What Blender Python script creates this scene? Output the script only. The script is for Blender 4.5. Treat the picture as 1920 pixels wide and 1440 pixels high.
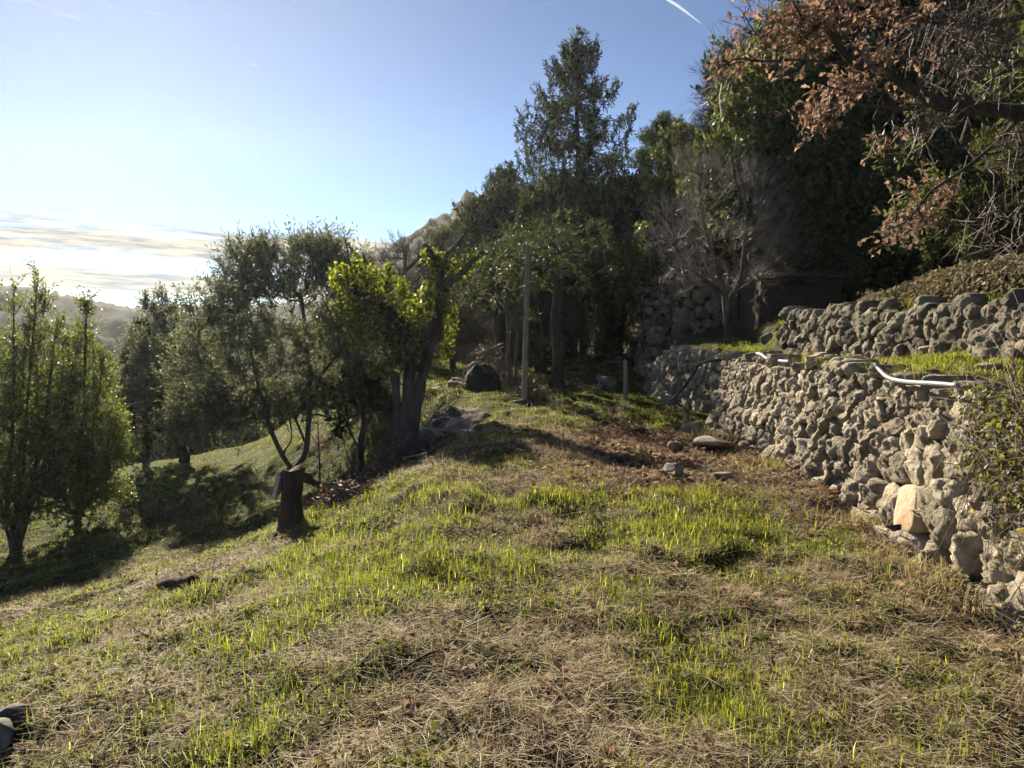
import bpy, math, random
import numpy as np
from mathutils import Vector, Matrix, noise as mnoise

for o in list(bpy.data.objects):
    bpy.data.objects.remove(o)
S = bpy.context.scene
COL = S.collection
R = math.radians

# ------------------------------------------------------------------ camera
PITCH, ROLL = R(6.3), R(-1.0)
EYE = 1.6
FPX = 1440.0
cam_d = bpy.data.cameras.new('camera')
cam = bpy.data.objects.new('camera', cam_d)
COL.objects.link(cam)
cam_d.sensor_width = 36.0
cam_d.lens = 36.0 * FPX / 1920.0
cam_d.clip_start = 0.05
cam_d.clip_end = 60000
CAM_M = Matrix.Translation((0, 0, EYE)) @ Matrix.Rotation(R(90) - PITCH, 4, 'X') @ Matrix.Rotation(-ROLL, 4, 'Z')
cam.matrix_world = CAM_M
S.camera = cam

# ------------------------------------------------------------------ light
SUN_AZ, SUN_EL = R(-27.5), R(24.0)           # azimuth from +Y, negative = to the left
SUN_DIR = Vector((math.sin(SUN_AZ) * math.cos(SUN_EL), math.cos(SUN_AZ) * math.cos(SUN_EL), math.sin(SUN_EL)))
sun_d = bpy.data.lights.new('sun', 'SUN')
sun_d.energy = 5.0
sun_d.angle = R(0.53)
sun_d.color = (1.0, 0.88, 0.69)
sun = bpy.data.objects.new('sun', sun_d)
COL.objects.link(sun)
sun.rotation_mode = 'QUATERNION'
sun.rotation_quaternion = SUN_DIR.to_track_quat('Z', 'Y')
sun.location = SUN_DIR * 60

SKY_STRENGTH = 0.05
world = bpy.data.worlds.new('World')
S.world = world
world.use_nodes = True


def build_world():
    nt = world.node_tree
    N, L = nt.nodes, nt.links
    N.clear()
    out = N.new('ShaderNodeOutputWorld')
    bg = N.new('ShaderNodeBackground')
    sky = N.new('ShaderNodeTexSky')
    sky.sky_type = 'NISHITA'
    sky.sun_disc = False
    sky.sun_elevation = SUN_EL
    sky.sun_rotation = SUN_AZ
    sky.altitude = 300
    sky.air_density = 0.42
    sky.dust_density = 0.0
    sky.ozone_density = 1.5

    def math_(op, a, b=None, c=None, clamp=False):
        n = N.new('ShaderNodeMath')
        n.operation = op
        n.use_clamp = clamp
        for i, v in enumerate((a, b, c)):
            if v is None:
                continue
            if isinstance(v, (int, float)):
                n.inputs[i].default_value = v
            else:
                L.new(v, n.inputs[i])
        return n.outputs[0]

    def smooth(v, a, b):
        n = N.new('ShaderNodeMapRange')
        n.interpolation_type = 'SMOOTHSTEP'
        L.new(v, n.inputs[0])
        n.inputs[1].default_value = a
        n.inputs[2].default_value = b
        n.inputs[3].default_value = 0
        n.inputs[4].default_value = 1
        return n.outputs[0]
    tc = N.new('ShaderNodeTexCoord')
    sep = N.new('ShaderNodeSeparateXYZ')
    L.new(tc.outputs['Generated'], sep.inputs[0])
    x, y, z = sep.outputs
    # elevation with the gentle tilt of the cloud deck (banks sink towards +X)
    zt = math_('ADD', z, math_('MULTIPLY', x, 0.045))
    comb = N.new('ShaderNodeCombineXYZ')
    L.new(math_('MULTIPLY', x, 5.0), comb.inputs[0])
    L.new(math_('MULTIPLY', y, 5.0), comb.inputs[1])
    L.new(math_('MULTIPLY', zt, 62.0), comb.inputs[2])
    n1 = N.new('ShaderNodeTexNoise')
    n1.inputs['Scale'].default_value = 1.0
    n1.inputs['Detail'].default_value = 9
    n1.inputs['Roughness'].default_value = 0.62
    n1.inputs['Distortion'].default_value = 0.35
    L.new(comb.outputs[0], n1.inputs['Vector'])
    n2 = N.new('ShaderNodeTexNoise')
    n2.inputs['Scale'].default_value = 3.4
    n2.inputs['Detail'].default_value = 7
    n2.inputs['Roughness'].default_value = 0.6
    L.new(comb.outputs[0], n2.inputs['Vector'])
    f1, f2 = n1.outputs[0], n2.outputs[0]
    # main cloud deck, 1.4 to 5.5 degrees above the horizon
    up = math_('MULTIPLY', smooth(zt, 0.004, 0.030), math_('SUBTRACT', 1.0, smooth(zt, 0.046, 0.084)))
    deck = smooth(math_('ADD', f1, math_('MULTIPLY', up, 0.42)), 0.66, 0.90)
    # low bank on the horizon
    low = math_('SUBTRACT', 1.0, smooth(math_('ADD', zt, math_('MULTIPLY', math_('SUBTRACT', f1, 0.5), 0.006)), 0.003, 0.0055))
    gap = math_('MULTIPLY', low, smooth(zt, -0.021, -0.016))
    # thin scattered wisps higher up
    wm = math_('MULTIPLY', smooth(z, 0.07, 0.12), math_('SUBTRACT', 1.0, smooth(z, 0.2, 0.5)))
    wisp = math_('MULTIPLY', smooth(math_('ADD', f2, math_('MULTIPLY', wm, 0.06)), 0.72, 0.84), wm)
    dens = math_('MAXIMUM', math_('MAXIMUM', math_('MULTIPLY', deck, 0.92), math_('MULTIPLY', gap, 0.85)), math_('MULTIPLY', wisp, 0.6), clamp=True)
    tone = N.new('ShaderNodeValToRGB')
    tone.color_ramp.elements[0].position = 0.40
    tone.color_ramp.elements[0].color = (1.6, 1.8, 2.1, 1)
    tone.color_ramp.elements[1].position = 0.60
    tone.color_ramp.elements[1].color = (6.0, 4.8, 3.0, 1)
    L.new(f2, tone.inputs[0])
    mix = N.new('ShaderNodeMix')
    mix.data_type = 'RGBA'
    L.new(dens, mix.inputs[0])
    L.new(sky.outputs[0], mix.inputs[6])
    L.new(tone.outputs[0], mix.inputs[7])
    L.new(mix.outputs[2], bg.inputs[0])
    bg.inputs[1].default_value = SKY_STRENGTH
    L.new(bg.outputs[0], out.inputs[0])


build_world()
S.view_settings.view_transform = 'Standard'
S.view_settings.look = 'None'
S.view_settings.exposure = 1.6
S.view_settings.gamma = 1.0
S.view_settings.use_curve_mapping = False
S.cycles.use_denoising = True
S.cycles.max_bounces = 3
S.cycles.diffuse_bounces = 2
S.cycles.glossy_bounces = 1
S.cycles.transmission_bounces = 2
S.cycles.transparent_max_bounces = 6
S.cycles.volume_bounces = 0
S.cycles.use_adaptive_sampling = True
S.cycles.adaptive_threshold = 0.04
S.cycles.sample_clamp_indirect = 4.0

# ------------------------------------------------------------------ helpers
_fwd = CAM_M.to_3x3() @ Vector((0, 0, -1))
_rt = CAM_M.to_3x3() @ Vector((1, 0, 0))
_up = CAM_M.to_3x3() @ Vector((0, 1, 0))


def ray(px, py):
    return _fwd + _rt * ((px - 960) / FPX) + _up * ((720 - py) / FPX)


def at(px, py, Y):
    """the point at distance Y (metres along the ground axis +Y) seen at photo pixel px, py"""
    d = ray(px, py)
    return Vector((0, 0, EYE)) + d * (Y / d.y)


def hsh(ix, iy, seed):
    h = (ix.astype(np.int64) * 374761393 + iy.astype(np.int64) * 668265263 + seed * 2147483647) & 0xFFFFFFFF
    h = ((h ^ (h >> 13)) * 1274126177) & 0xFFFFFFFF
    h = ((h ^ (h >> 16)) * 2246822519) & 0xFFFFFFFF
    return ((h ^ (h >> 15)) & 0xFFFFFF) / float(0xFFFFFF)


def vnoise(x, y, seed=0):
    x = np.asarray(x, float); y = np.asarray(y, float)
    ix = np.floor(x); iy = np.floor(y)
    fx = x - ix; fy = y - iy
    fx = fx * fx * (3 - 2 * fx); fy = fy * fy * (3 - 2 * fy)
    a = hsh(ix, iy, seed); b = hsh(ix + 1, iy, seed)
    c = hsh(ix, iy + 1, seed); d = hsh(ix + 1, iy + 1, seed)
    return (a + (b - a) * fx) * (1 - fy) + (c + (d - c) * fx) * fy


def fbm(x, y, seed=0, octv=4, gain=0.5):
    s = 0; a = 1.0; t = 0
    for k in range(octv):
        s = s + a * vnoise(np.asarray(x) * 2 ** k + 17.3 * k, np.asarray(y) * 2 ** k - 9.1 * k, seed + k * 7)
        t += a
        a *= gain
    return s / t


def sstep(v, a, b):
    t = np.clip((v - a) / (b - a), 0, 1)
    return t * t * (3 - 2 * t)


def interp(v, xs, ys):
    return np.interp(v, xs, ys)


def make_mesh(name, verts, faces, mat=None, cols=None, smooth=False):
    """faces: list of int arrays, each (n, k)"""
    me = bpy.data.meshes.new(name)
    verts = np.asarray(verts, np.float32).reshape(-1, 3)
    loops = np.concatenate([np.asarray(f, np.int32).ravel() for f in faces if len(f)])
    sizes = np.concatenate([np.full(len(f), np.asarray(f).shape[1], np.int32) for f in faces if len(f)])
    starts = np.concatenate([[0], np.cumsum(sizes)[:-1]]).astype(np.int32)
    me.vertices.add(len(verts))
    me.vertices.foreach_set('co', verts.ravel())
    me.loops.add(len(loops))
    me.loops.foreach_set('vertex_index', loops)
    me.polygons.add(len(sizes))
    me.polygons.foreach_set('loop_start', starts)
    if cols is not None:
        at_ = me.attributes.new('Col', 'FLOAT_COLOR', 'POINT')
        c4 = np.ones((len(verts), 4), np.float32)
        c4[:, :3] = cols
        at_.data.foreach_set('color', c4.ravel())
    me.update(calc_edges=True)
    me.polygons.foreach_set('use_smooth', np.full(len(sizes), smooth, bool))
    if mat is not None:
        me.materials.append(mat)
    return me


def link(name, me, parent=None, loc=None):
    o = bpy.data.objects.new(name, me)
    COL.objects.link(o)
    if parent is not None:
        o.parent = parent
    if loc is not None:
        o.location = loc
    return o


def tag(o, label=None, cat=None, group=None, kind=None):
    if label: o['label'] = label
    if cat: o['category'] = cat
    if group: o['group'] = group
    if kind: o['kind'] = kind
    return o


def thing(name, label, cat, loc, group=None, rz=0.0):
    o = bpy.data.objects.new(name, None)
    COL.objects.link(o)
    o.empty_display_size = 0.2
    o.location = loc
    o.rotation_euler = (0, 0, rz)
    return tag(o, label, cat, group)


def nrm(v):
    return v / np.maximum(np.linalg.norm(v, axis=-1, keepdims=True), 1e-9)


# ------------------------------------------------------------------ materials
def new_mat(name):
    m = bpy.data.materials.new(name)
    m.use_nodes = True
    nt = m.node_tree
    nt.nodes.clear()
    out = nt.nodes.new('ShaderNodeOutputMaterial')
    return m, nt.nodes, nt.links, out


def leaf_mat(name, trans=0.45, gloss=0.25, rough=0.4, tint=(1, 1, 1), ttint=(1.25, 1.35, 0.55)):
    """two-sided thin leaf: colour from the per-leaf attribute, light passes through it"""
    m, N, L, out = new_mat(name)
    a = N.new('ShaderNodeAttribute'); a.attribute_name = 'Col'
    m1 = N.new('ShaderNodeMix'); m1.data_type = 'RGBA'; m1.blend_type = 'MULTIPLY'; m1.inputs[0].default_value = 1
    L.new(a.outputs['Color'], m1.inputs[6]); m1.inputs[7].default_value = (*tint, 1)
    m2 = N.new('ShaderNodeMix'); m2.data_type = 'RGBA'; m2.blend_type = 'MULTIPLY'; m2.inputs[0].default_value = 1
    L.new(a.outputs['Color'], m2.inputs[6]); m2.inputs[7].default_value = (*ttint, 1)
    d = N.new('ShaderNodeBsdfPrincipled')
    L.new(m1.outputs[2], d.inputs['Base Color'])
    d.inputs['Roughness'].default_value = rough
    d.inputs['Specular IOR Level'].default_value = gloss
    t = N.new('ShaderNodeBsdfTranslucent')
    L.new(m2.outputs[2], t.inputs['Color'])
    mx = N.new('ShaderNodeMixShader'); mx.inputs[0].default_value = trans
    L.new(d.outputs[0], mx.inputs[1]); L.new(t.outputs[0], mx.inputs[2])
    L.new(mx.outputs[0], out.inputs[0])
    return m


def noise_mat(name, c0, c1, scale=6.0, detail=8, rough=0.9, bump=0.4, bscale=None, c2=None, s2=2.0, p2=(0.5, 0.62), coord='Object', rnd=0.0, stretch=None, dist=0.02, spec=0.2):
    m, N, L, out = new_mat(name)
    tc = N.new('ShaderNodeTexCoord')
    vec = tc.outputs[coord]
    if rnd or stretch:
        mp = N.new('ShaderNodeMapping')
        L.new(vec, mp.inputs[0])
        if stretch: mp.inputs['Scale'].default_value = stretch
        if rnd:
            oi = N.new('ShaderNodeObjectInfo')
            mu = N.new('ShaderNodeMath'); mu.operation = 'MULTIPLY'; mu.inputs[1].default_value = 37.0
            L.new(oi.outputs['Random'], mu.inputs[0])
            cb = N.new('ShaderNodeCombineXYZ')
            L.new(mu.outputs[0], cb.inputs[0]); L.new(mu.outputs[0], cb.inputs[1])
            L.new(cb.outputs[0], mp.inputs['Location'])
        vec = mp.outputs[0]
    n = N.new('ShaderNodeTexNoise'); n.inputs['Scale'].default_value = scale; n.inputs['Detail'].default_value = detail
    n.inputs['Roughness'].default_value = 0.6
    L.new(vec, n.inputs['Vector'])
    cr = N.new('ShaderNodeValToRGB')
    cr.color_ramp.elements[0].position = 0.32; cr.color_ramp.elements[0].color = (*c0, 1)
    cr.color_ramp.elements[1].position = 0.68; cr.color_ramp.elements[1].color = (*c1, 1)
    L.new(n.outputs[0], cr.inputs[0])
    col = cr.outputs[0]
    if c2 is not None:
        n2 = N.new('ShaderNodeTexNoise'); n2.inputs['Scale'].default_value = s2; n2.inputs['Detail'].default_value = 6
        n2.inputs['Roughness'].default_value = 0.65
        L.new(vec, n2.inputs['Vector'])
        mr = N.new('ShaderNodeMapRange'); mr.inputs[1].default_value = p2[0]; mr.inputs[2].default_value = p2[1]
        L.new(n2.outputs[0], mr.inputs[0])
        mx = N.new('ShaderNodeMix'); mx.data_type = 'RGBA'
        L.new(mr.outputs[0], mx.inputs[0]); L.new(col, mx.inputs[6]); mx.inputs[7].default_value = (*c2, 1)
        col = mx.outputs[2]
    if rnd:
        oi2 = N.new('ShaderNodeObjectInfo')
        mr2 = N.new('ShaderNodeMapRange'); mr2.inputs[3].default_value = 1 - rnd; mr2.inputs[4].default_value = 1 + rnd
        L.new(oi2.outputs['Random'], mr2.inputs[0])
        hs = N.new('ShaderNodeHueSaturation')
        L.new(mr2.outputs[0], hs.inputs['Value']); L.new(col, hs.inputs['Color'])
        col = hs.outputs[0]
    p = N.new('ShaderNodeBsdfPrincipled')
    L.new(col, p.inputs['Base Color'])
    p.inputs['Roughness'].default_value = rough
    p.inputs['Specular IOR Level'].default_value = spec
    if bump:
        nb = N.new('ShaderNodeTexNoise'); nb.inputs['Scale'].default_value = bscale or scale * 3; nb.inputs['Detail'].default_value = 8
        nb.inputs['Roughness'].default_value = 0.65
        L.new(vec, nb.inputs['Vector'])
        b = N.new('ShaderNodeBump'); b.inputs['Strength'].default_value = bump; b.inputs['Distance'].default_value = dist
        L.new(nb.outputs[0], b.inputs['Height']); L.new(b.outputs[0], p.inputs['Normal'])
    L.new(p.outputs[0], out.inputs[0])
    return m


def attr_mat(name, scale=30.0, amt=0.45, bump=0.6, rough=0.95, bscale=60, dist=0.02):
    m, N, L, out = new_mat(name)
    a = N.new('ShaderNodeAttribute'); a.attribute_name = 'Col'
    tc = N.new('ShaderNodeTexCoord')
    n = N.new('ShaderNodeTexNoise'); n.inputs['Scale'].default_value = scale; n.inputs['Detail'].default_value = 8
    n.inputs['Roughness'].default_value = 0.7
    L.new(tc.outputs['Object'], n.inputs['Vector'])
    mr = N.new('ShaderNodeMapRange'); mr.inputs[1].default_value = 0.3; mr.inputs[2].default_value = 0.7
    mr.inputs[3].default_value = 1 - amt; mr.inputs[4].default_value = 1 + amt
    L.new(n.outputs[0], mr.inputs[0])
    hs = N.new('ShaderNodeHueSaturation')
    L.new(mr.outputs[0], hs.inputs['Value']); L.new(a.outputs['Color'], hs.inputs['Color'])
    p = N.new('ShaderNodeBsdfPrincipled')
    L.new(hs.outputs[0], p.inputs['Base Color'])
    p.inputs['Roughness'].default_value = rough
    p.inputs['Specular IOR Level'].default_value = 0.1
    nb = N.new('ShaderNodeTexNoise'); nb.inputs['Scale'].default_value = bscale; nb.inputs['Detail'].default_value = 8
    L.new(tc.outputs['Object'], nb.inputs['Vector'])
    b = N.new('ShaderNodeBump'); b.inputs['Strength'].default_value = bump; b.inputs['Distance'].default_value = dist
    L.new(nb.outputs[0], b.inputs['Height']); L.new(b.outputs[0], p.inputs['Normal'])
    L.new(p.outputs[0], out.inputs[0])
    return m


M = {}
M['ground'] = attr_mat('soil_and_turf', 28, 0.5, 0.9, 0.95, 70, 0.03)
M['far'] = attr_mat('wooded_hill', 0.4, 0.45, 0.0, 1.0)
M['grass'] = leaf_mat('grass_blade', 0.6, 0.12, 0.55, (1, 1, 1), (1.5, 1.68, 0.5))
M['straw'] = leaf_mat('dry_straw', 0.3, 0.08, 0.7, (1, 1, 1), (1.05, 0.95, 0.75))
M['dead_leaf'] = leaf_mat('dead_leaf', 0.35, 0.08, 0.6, (1, 1, 1), (1.08, 0.95, 0.78))
M['olive'] = leaf_mat('olive_leaf', 0.5, 0.3, 0.5, (1, 1, 1), (1.15, 1.2, 0.75))
M['laurel'] = leaf_mat('laurel_leaf', 0.55, 0.35, 0.45, (1, 1, 1), (1.2, 1.3, 0.55))
M['ivy'] = leaf_mat('ivy_leaf', 0.55, 0.35, 0.45, (1, 1, 1), (1.5, 1.6, 0.4))
M['oakleaf'] = leaf_mat('evergreen_oak_leaf', 0.4, 0.25, 0.5)
M['needle'] = leaf_mat('conifer_needle', 0.3, 0.1, 0.6)
M['bark'] = noise_mat('grey_bark', (0.05, 0.042, 0.034), (0.13, 0.115, 0.095), 9, 8, 0.95, 0.8, 22, stretch=(1, 1, 0.3))
M['dark_bark'] = noise_mat('dark_bark', (0.03, 0.024, 0.018), (0.085, 0.068, 0.052), 9, 8, 0.95, 0.8, 22, stretch=(1, 1, 0.3))
M['twig'] = noise_mat('pale_twig', (0.15, 0.125, 0.11), (0.32, 0.27, 0.24), 5, 4, 0.6, 0.0, spec=0.4)
M['red_twig'] = noise_mat('brown_twig', (0.07, 0.05, 0.04), (0.16, 0.115, 0.09), 5, 4, 0.6, 0.0, spec=0.4)
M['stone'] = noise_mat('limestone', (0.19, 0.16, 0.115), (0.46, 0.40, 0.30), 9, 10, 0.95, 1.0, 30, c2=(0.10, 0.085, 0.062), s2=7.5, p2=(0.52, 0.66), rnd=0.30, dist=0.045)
M['old_shaded_stone'] = noise_mat('lichen_shaded_limestone', (0.13, 0.11, 0.08), (0.32, 0.28, 0.21), 9, 10, 0.95, 1.0, 30, c2=(0.07, 0.068, 0.04), s2=4.5, p2=(0.46, 0.62), rnd=0.30, dist=0.04)  # darker limestone copy: shade on the upper wall put into colour, plus lichen blotches
M['pale_stone'] = noise_mat('cut_pale_stone', (0.36, 0.29, 0.19), (0.52, 0.44, 0.31), 6, 9, 0.9, 0.9, 24, c2=(0.33, 0.21, 0.13), s2=3, dist=0.02)
M['brick_red'] = noise_mat('red_brick', (0.22, 0.10, 0.065), (0.32, 0.17, 0.11), 10, 6, 0.9, 0.5, 40)
M['core'] = noise_mat('dark_earth_and_shed_shade', (0.03, 0.024, 0.018), (0.07, 0.056, 0.042), 12, 6, 1.0, 0.5)
M['rock'] = noise_mat('earthy_rock_and_hut_shade', (0.13, 0.105, 0.08), (0.30, 0.25, 0.19), 6, 9, 0.95, 0.8, 22, c2=(0.09, 0.06, 0.04), s2=4, rnd=0.2)
M['grey_rock'] = noise_mat('grey_rock', (0.10, 0.092, 0.08), (0.26, 0.245, 0.22), 6, 9, 0.9, 0.7, 24, c2=(0.05, 0.05, 0.05), s2=4, rnd=0.2)
M['wood'] = noise_mat('weathered_wood', (0.16, 0.14, 0.115), (0.32, 0.28, 0.23), 8, 8, 0.9, 0.5, 30, stretch=(6, 6, 0.6))
M['dark_wood'] = noise_mat('dark_wood', (0.035, 0.028, 0.022), (0.10, 0.075, 0.055), 8, 8, 0.95, 0.8, 24, stretch=(4, 4, 0.5))
M['cut_wood'] = noise_mat('sawn_wood', (0.30, 0.26, 0.21), (0.46, 0.41, 0.34), 10, 6, 0.9, 0.3, 30)
M['soil'] = noise_mat('heaped_soil', (0.05, 0.040, 0.031), (0.12, 0.095, 0.075), 7, 10, 1.0, 0.9, 20, c2=(0.16, 0.13, 0.10), s2=9)
M['tile'] = noise_mat('roof_tile', (0.30, 0.15, 0.085), (0.46, 0.29, 0.17), 5, 6, 0.9, 0.4, 25, c2=(0.22, 0.20, 0.12), s2=3)


def plain_mat(name, col, rough, spec=0.5, metal=0.0, bump=0.15, bs=20):
    return noise_mat(name, tuple(c * 0.88 for c in col), tuple(min(1, c * 1.1) for c in col), 8, 5, rough, bump, bs, spec=spec)


M['pvc'] = plain_mat('grey_conduit', (0.2, 0.2, 0.205), 0.5)
M['hose'] = plain_mat('black_hose', (0.025, 0.027, 0.028), 0.3)
M['net'] = plain_mat('dark_green_netting', (0.012, 0.022, 0.018), 0.9)
M['concrete'] = noise_mat('weathered_concrete', (0.10, 0.095, 0.085), (0.19, 0.18, 0.16), 6, 8, 0.9, 0.4, 30)

# ------------------------------------------------------------------ terrain
WY = [0, 2, 4, 5.5, 8.6, 11.0, 11.35, 14.0, 15.8, 17.5, 20, 30]
WX = [2.5, 2.5, 2.62, 2.80, 2.80, 2.90, 3.72, 2.78, 2.72, 2.9, 3.3, 3.6]


def wall_x(y):
    return interp(y, WY, WX)


def wall_top(y):
    return interp(y, [0, 4.8, 6, 7.6, 11, 14, 20, 40], [1.02, 1.05, 1.06, 0.98, 0.80, 0.74, 0.85, 1.9])


def wall2_x(y):
    return interp(y, [0, 5, 7, 12.3, 16], [4.6, 4.55, 4.42, 4.25, 4.6])


def wall2_top(y):
    return interp(y, [0, 7, 12.3, 20], [1.68, 1.68, 1.50, 1.45])


def wall3_x(y):
    return interp(y, [0, 8.5, 11.2, 16], [5.8, 5.65, 5.6, 7.0])


def edge_x(y):
    return interp(y, [-8, 0, 3, 7, 10, 12.5, 14, 16, 20, 30, 60], [-0.2, -0.25, -0.35, -0.75, -0.35, -0.15, -0.6, -2.2, -3.4, -5, -8])


def H0(x, y):
    x = np.asarray(x, float); y = np.asarray(y, float)
    zc = interp(y, [-8, 0, 3.5, 6.5, 8, 11, 16, 22, 40, 120], [0.0, 0, 0.0, 0.0, -0.06, -0.22, -0.22, -0.2, -0.5, -12])
    d = np.maximum(0, edge_x(y) - x)
    low = interp(y, [0, 4, 7, 10], [0.30, 0.42, 0.85, 1.25]) * (1 - np.exp(-(d ** 1.35) / 3.0)) + interp(y, [0, 5, 9], [0.12, 0.14, 0.17]) * d + 0.2 * np.maximum(0, d - 13) + 0.06 * np.maximum(0, y - 10) * sstep(d, 1, 4)
    far = np.maximum(0, y - 22) * sstep(-x, 1.0, 9.0) * 0.22
    z = zc - low - far
    z = np.where(d > 0, np.maximum(z, -24 - 0.02 * d), z)
    # terraces to the right
    w = interp(y, [0, 14.6, 16.5, 20, 40], [0.10, 0.12, 0.7, 1.6, 3.0])
    xw = wall_x(y) + 0.12
    zu = wall_top(y) - 0.05 + 0.08 * np.clip(x - xw, 0, 3)
    k = sstep(x, xw, xw + w)
    z = z * (1 - k) + zu * k
    k2 = sstep(x, wall2_x(y) + 0.12, wall2_x(y) + 0.24 + 0.6 * sstep(y, 12.3, 15)) * (1 - 0.35 * sstep(y, 12.5, 16))
    z = z * (1 - k2) + (wall2_top(y) - 0.06) * k2
    k3 = sstep(x, wall3_x(y), wall3_x(y) + 0.5 + 0.8 * sstep(y, 11, 14)) * (1 - sstep(y, 11.6, 15))
    z = z + 0.42 * k3
    hill = np.maximum(0, x - 6.6 - 2.0 * sstep(y, 11, 14) + 1.5 * sstep(y, 24, 40))
    z = z + 0.42 * hill * sstep(hill, 0, 3) + 0.012 * np.minimum(hill, 60) ** 2 * 0.4
    return z


def H(x, y):
    x = np.asarray(x, float); y = np.asarray(y, float)
    z = H0(x, y)
    dist = np.hypot(x, y)
    k = 1 - 0.6 * sstep(dist, 10, 30)
    z = z + (fbm(x * 0.55, y * 0.55, 3, 2) - 0.5) * 0.14 * k
    z = z + (fbm(x * 2.1, y * 2.1, 11, 3) - 0.5) * 0.15 * k + (fbm(x * 5.3, y * 5.3, 14, 2) - 0.5) * 0.07 * k
    z = z + (vnoise(x * 9, y * 9, 21) - 0.5) * 0.03 - 0.05 * k * sstep(fbm(x * 1.9 + 5, y * 1.9, 23, 2), 0.60, 0.74)
    return z


def zat(x, y):
    return float(H(np.array([x]), np.array([y]))[0])


def ground_at(px, py, ymax=60.0):
    """where the view ray through a photo pixel meets the terrain"""
    d = ray(px, py)
    t = np.linspace(1.0, ymax, 6000) / d.y
    xs = d.x * t; ys = d.y * t; zs = EYE + d.z * t
    below = zs < H(xs, ys)
    i = int(np.argmax(below)) if below.any() else len(t) - 1
    return Vector((xs[i], ys[i], zat(xs[i], ys[i])))


def on(x, y, dz=0.0):
    return Vector((x, y, zat(x, y) + dz))


def greenness(x, y):
    """0 = bare / straw, 1 = lush"""
    g = fbm(x * 0.9 + 3, y * 0.9, 41, 3) * 0.5 + fbm(x * 3.1, y * 3.1, 47, 2) * 0.5
    g = (g - 0.5) * 3.3 + 0.50
    # centre of the mound is greener, the near left and near right are strawy
    g += 0.38 * np.exp(-(((x + 0.1) / 1.9) ** 2 + ((y - 5.6) / 1.7) ** 2))
    g -= 0.12 * np.exp(-(((x + 2.2) / 1.3) ** 2 + ((y - 4.6) / 1.6) ** 2))
    g += 0.26 * np.exp(-(((x - 0.1) / 1.3) ** 2 + ((y - 3.2) / 1.0) ** 2))
    g -= 0.12 * np.exp(-(((x - 1.4) / 1.3) ** 2 + ((y - 3.0) / 0.8) ** 2))
    g += 0.40 * np.exp(-(((x + 2.3) / 1.3) ** 2)) * (y < 9)
    g += 0.45 * sstep(edge_x(y) - x, 1.6, 3.2)
    g += 0.55 * sstep(y, 11.5, 13) * (x < 2.5)
    g += 0.45 * (x > wall_x(y)) * (1 - 0.6 * sstep(y, 15, 19))
    g -= 1.3 * dirt(x, y)
    return np.clip(g, 0, 1)


def dirt(x, y):
    """bare red-brown soil and leaf litter by the wall"""
    d = np.exp(-(((x - 1.75) / 1.05) ** 2 + ((y - 9.2) / 2.1) ** 2) * 1.2)
    d = d + 0.6 * np.exp(-((x - wall_x(y)) / 0.35) ** 2) * (y < 9) * (x < wall_x(y) + 0.05)
    d = d + 0.5 * np.exp(-(((x - 0.9) / 0.7) ** 2 + ((y - 6.9) / 0.5) ** 2))
    return np.clip(d * (0.55 + 0.9 * fbm(x * 1.7, y * 1.7, 61, 3)), 0, 1)


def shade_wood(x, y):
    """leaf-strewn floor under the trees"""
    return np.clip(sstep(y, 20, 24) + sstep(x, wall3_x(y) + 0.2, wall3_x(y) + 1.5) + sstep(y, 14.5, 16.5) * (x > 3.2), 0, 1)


def axis(vals):
    out = []
    for a, b, s in vals:
        out.append(np.arange(a, b - 1e-6, s))
    out.append(np.array([vals[-1][1]]))
    return np.concatenate(out)


def build_ground():
    xs = axis([(-90, -30, 5), (-30, -12, 0.8), (-12, -5, 0.2), (-5, 6.5, 0.08), (6.5, 12, 0.25), (12, 50, 2.0)])
    ys = axis([(-8, 1.5, 0.4), (1.5, 9, 0.07), (9, 17, 0.1), (17, 26, 0.25), (26, 60, 1.0), (60, 90, 5)])
    X, Y = np.meshgrid(xs, ys)
    Z = H(X, Y)
    nx, ny = len(xs), len(ys)
    v = np.stack([X, Y, Z], -1).reshape(-1, 3)
    i = np.arange(nx * ny).reshape(ny, nx)
    f = np.stack([i[:-1, :-1], i[:-1, 1:], i[1:, 1:], i[1:, :-1]], -1).reshape(-1, 4)
    x, y = v[:, 0], v[:, 1]
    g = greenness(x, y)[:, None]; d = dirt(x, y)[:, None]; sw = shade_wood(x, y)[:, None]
    pn = fbm(x * 6, y * 6, 5, 3)[:, None]
    col = np.array([0.07, 0.054, 0.036]) * (0.5 + 0.9 * pn)
    col = col * (1 - g) + np.array([0.055, 0.058, 0.022]) * g * (0.6 + 0.7 * pn)
    col = col * (1 - d) + np.array([0.105, 0.072, 0.052]) * d * (0.6 + 0.8 * pn)
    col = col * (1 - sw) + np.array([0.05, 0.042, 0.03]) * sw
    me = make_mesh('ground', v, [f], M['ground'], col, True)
    return tag(link('ground', me), 'grassy terraced ground sloping down to a meadow', None, None, 'structure')


build_ground()


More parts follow.
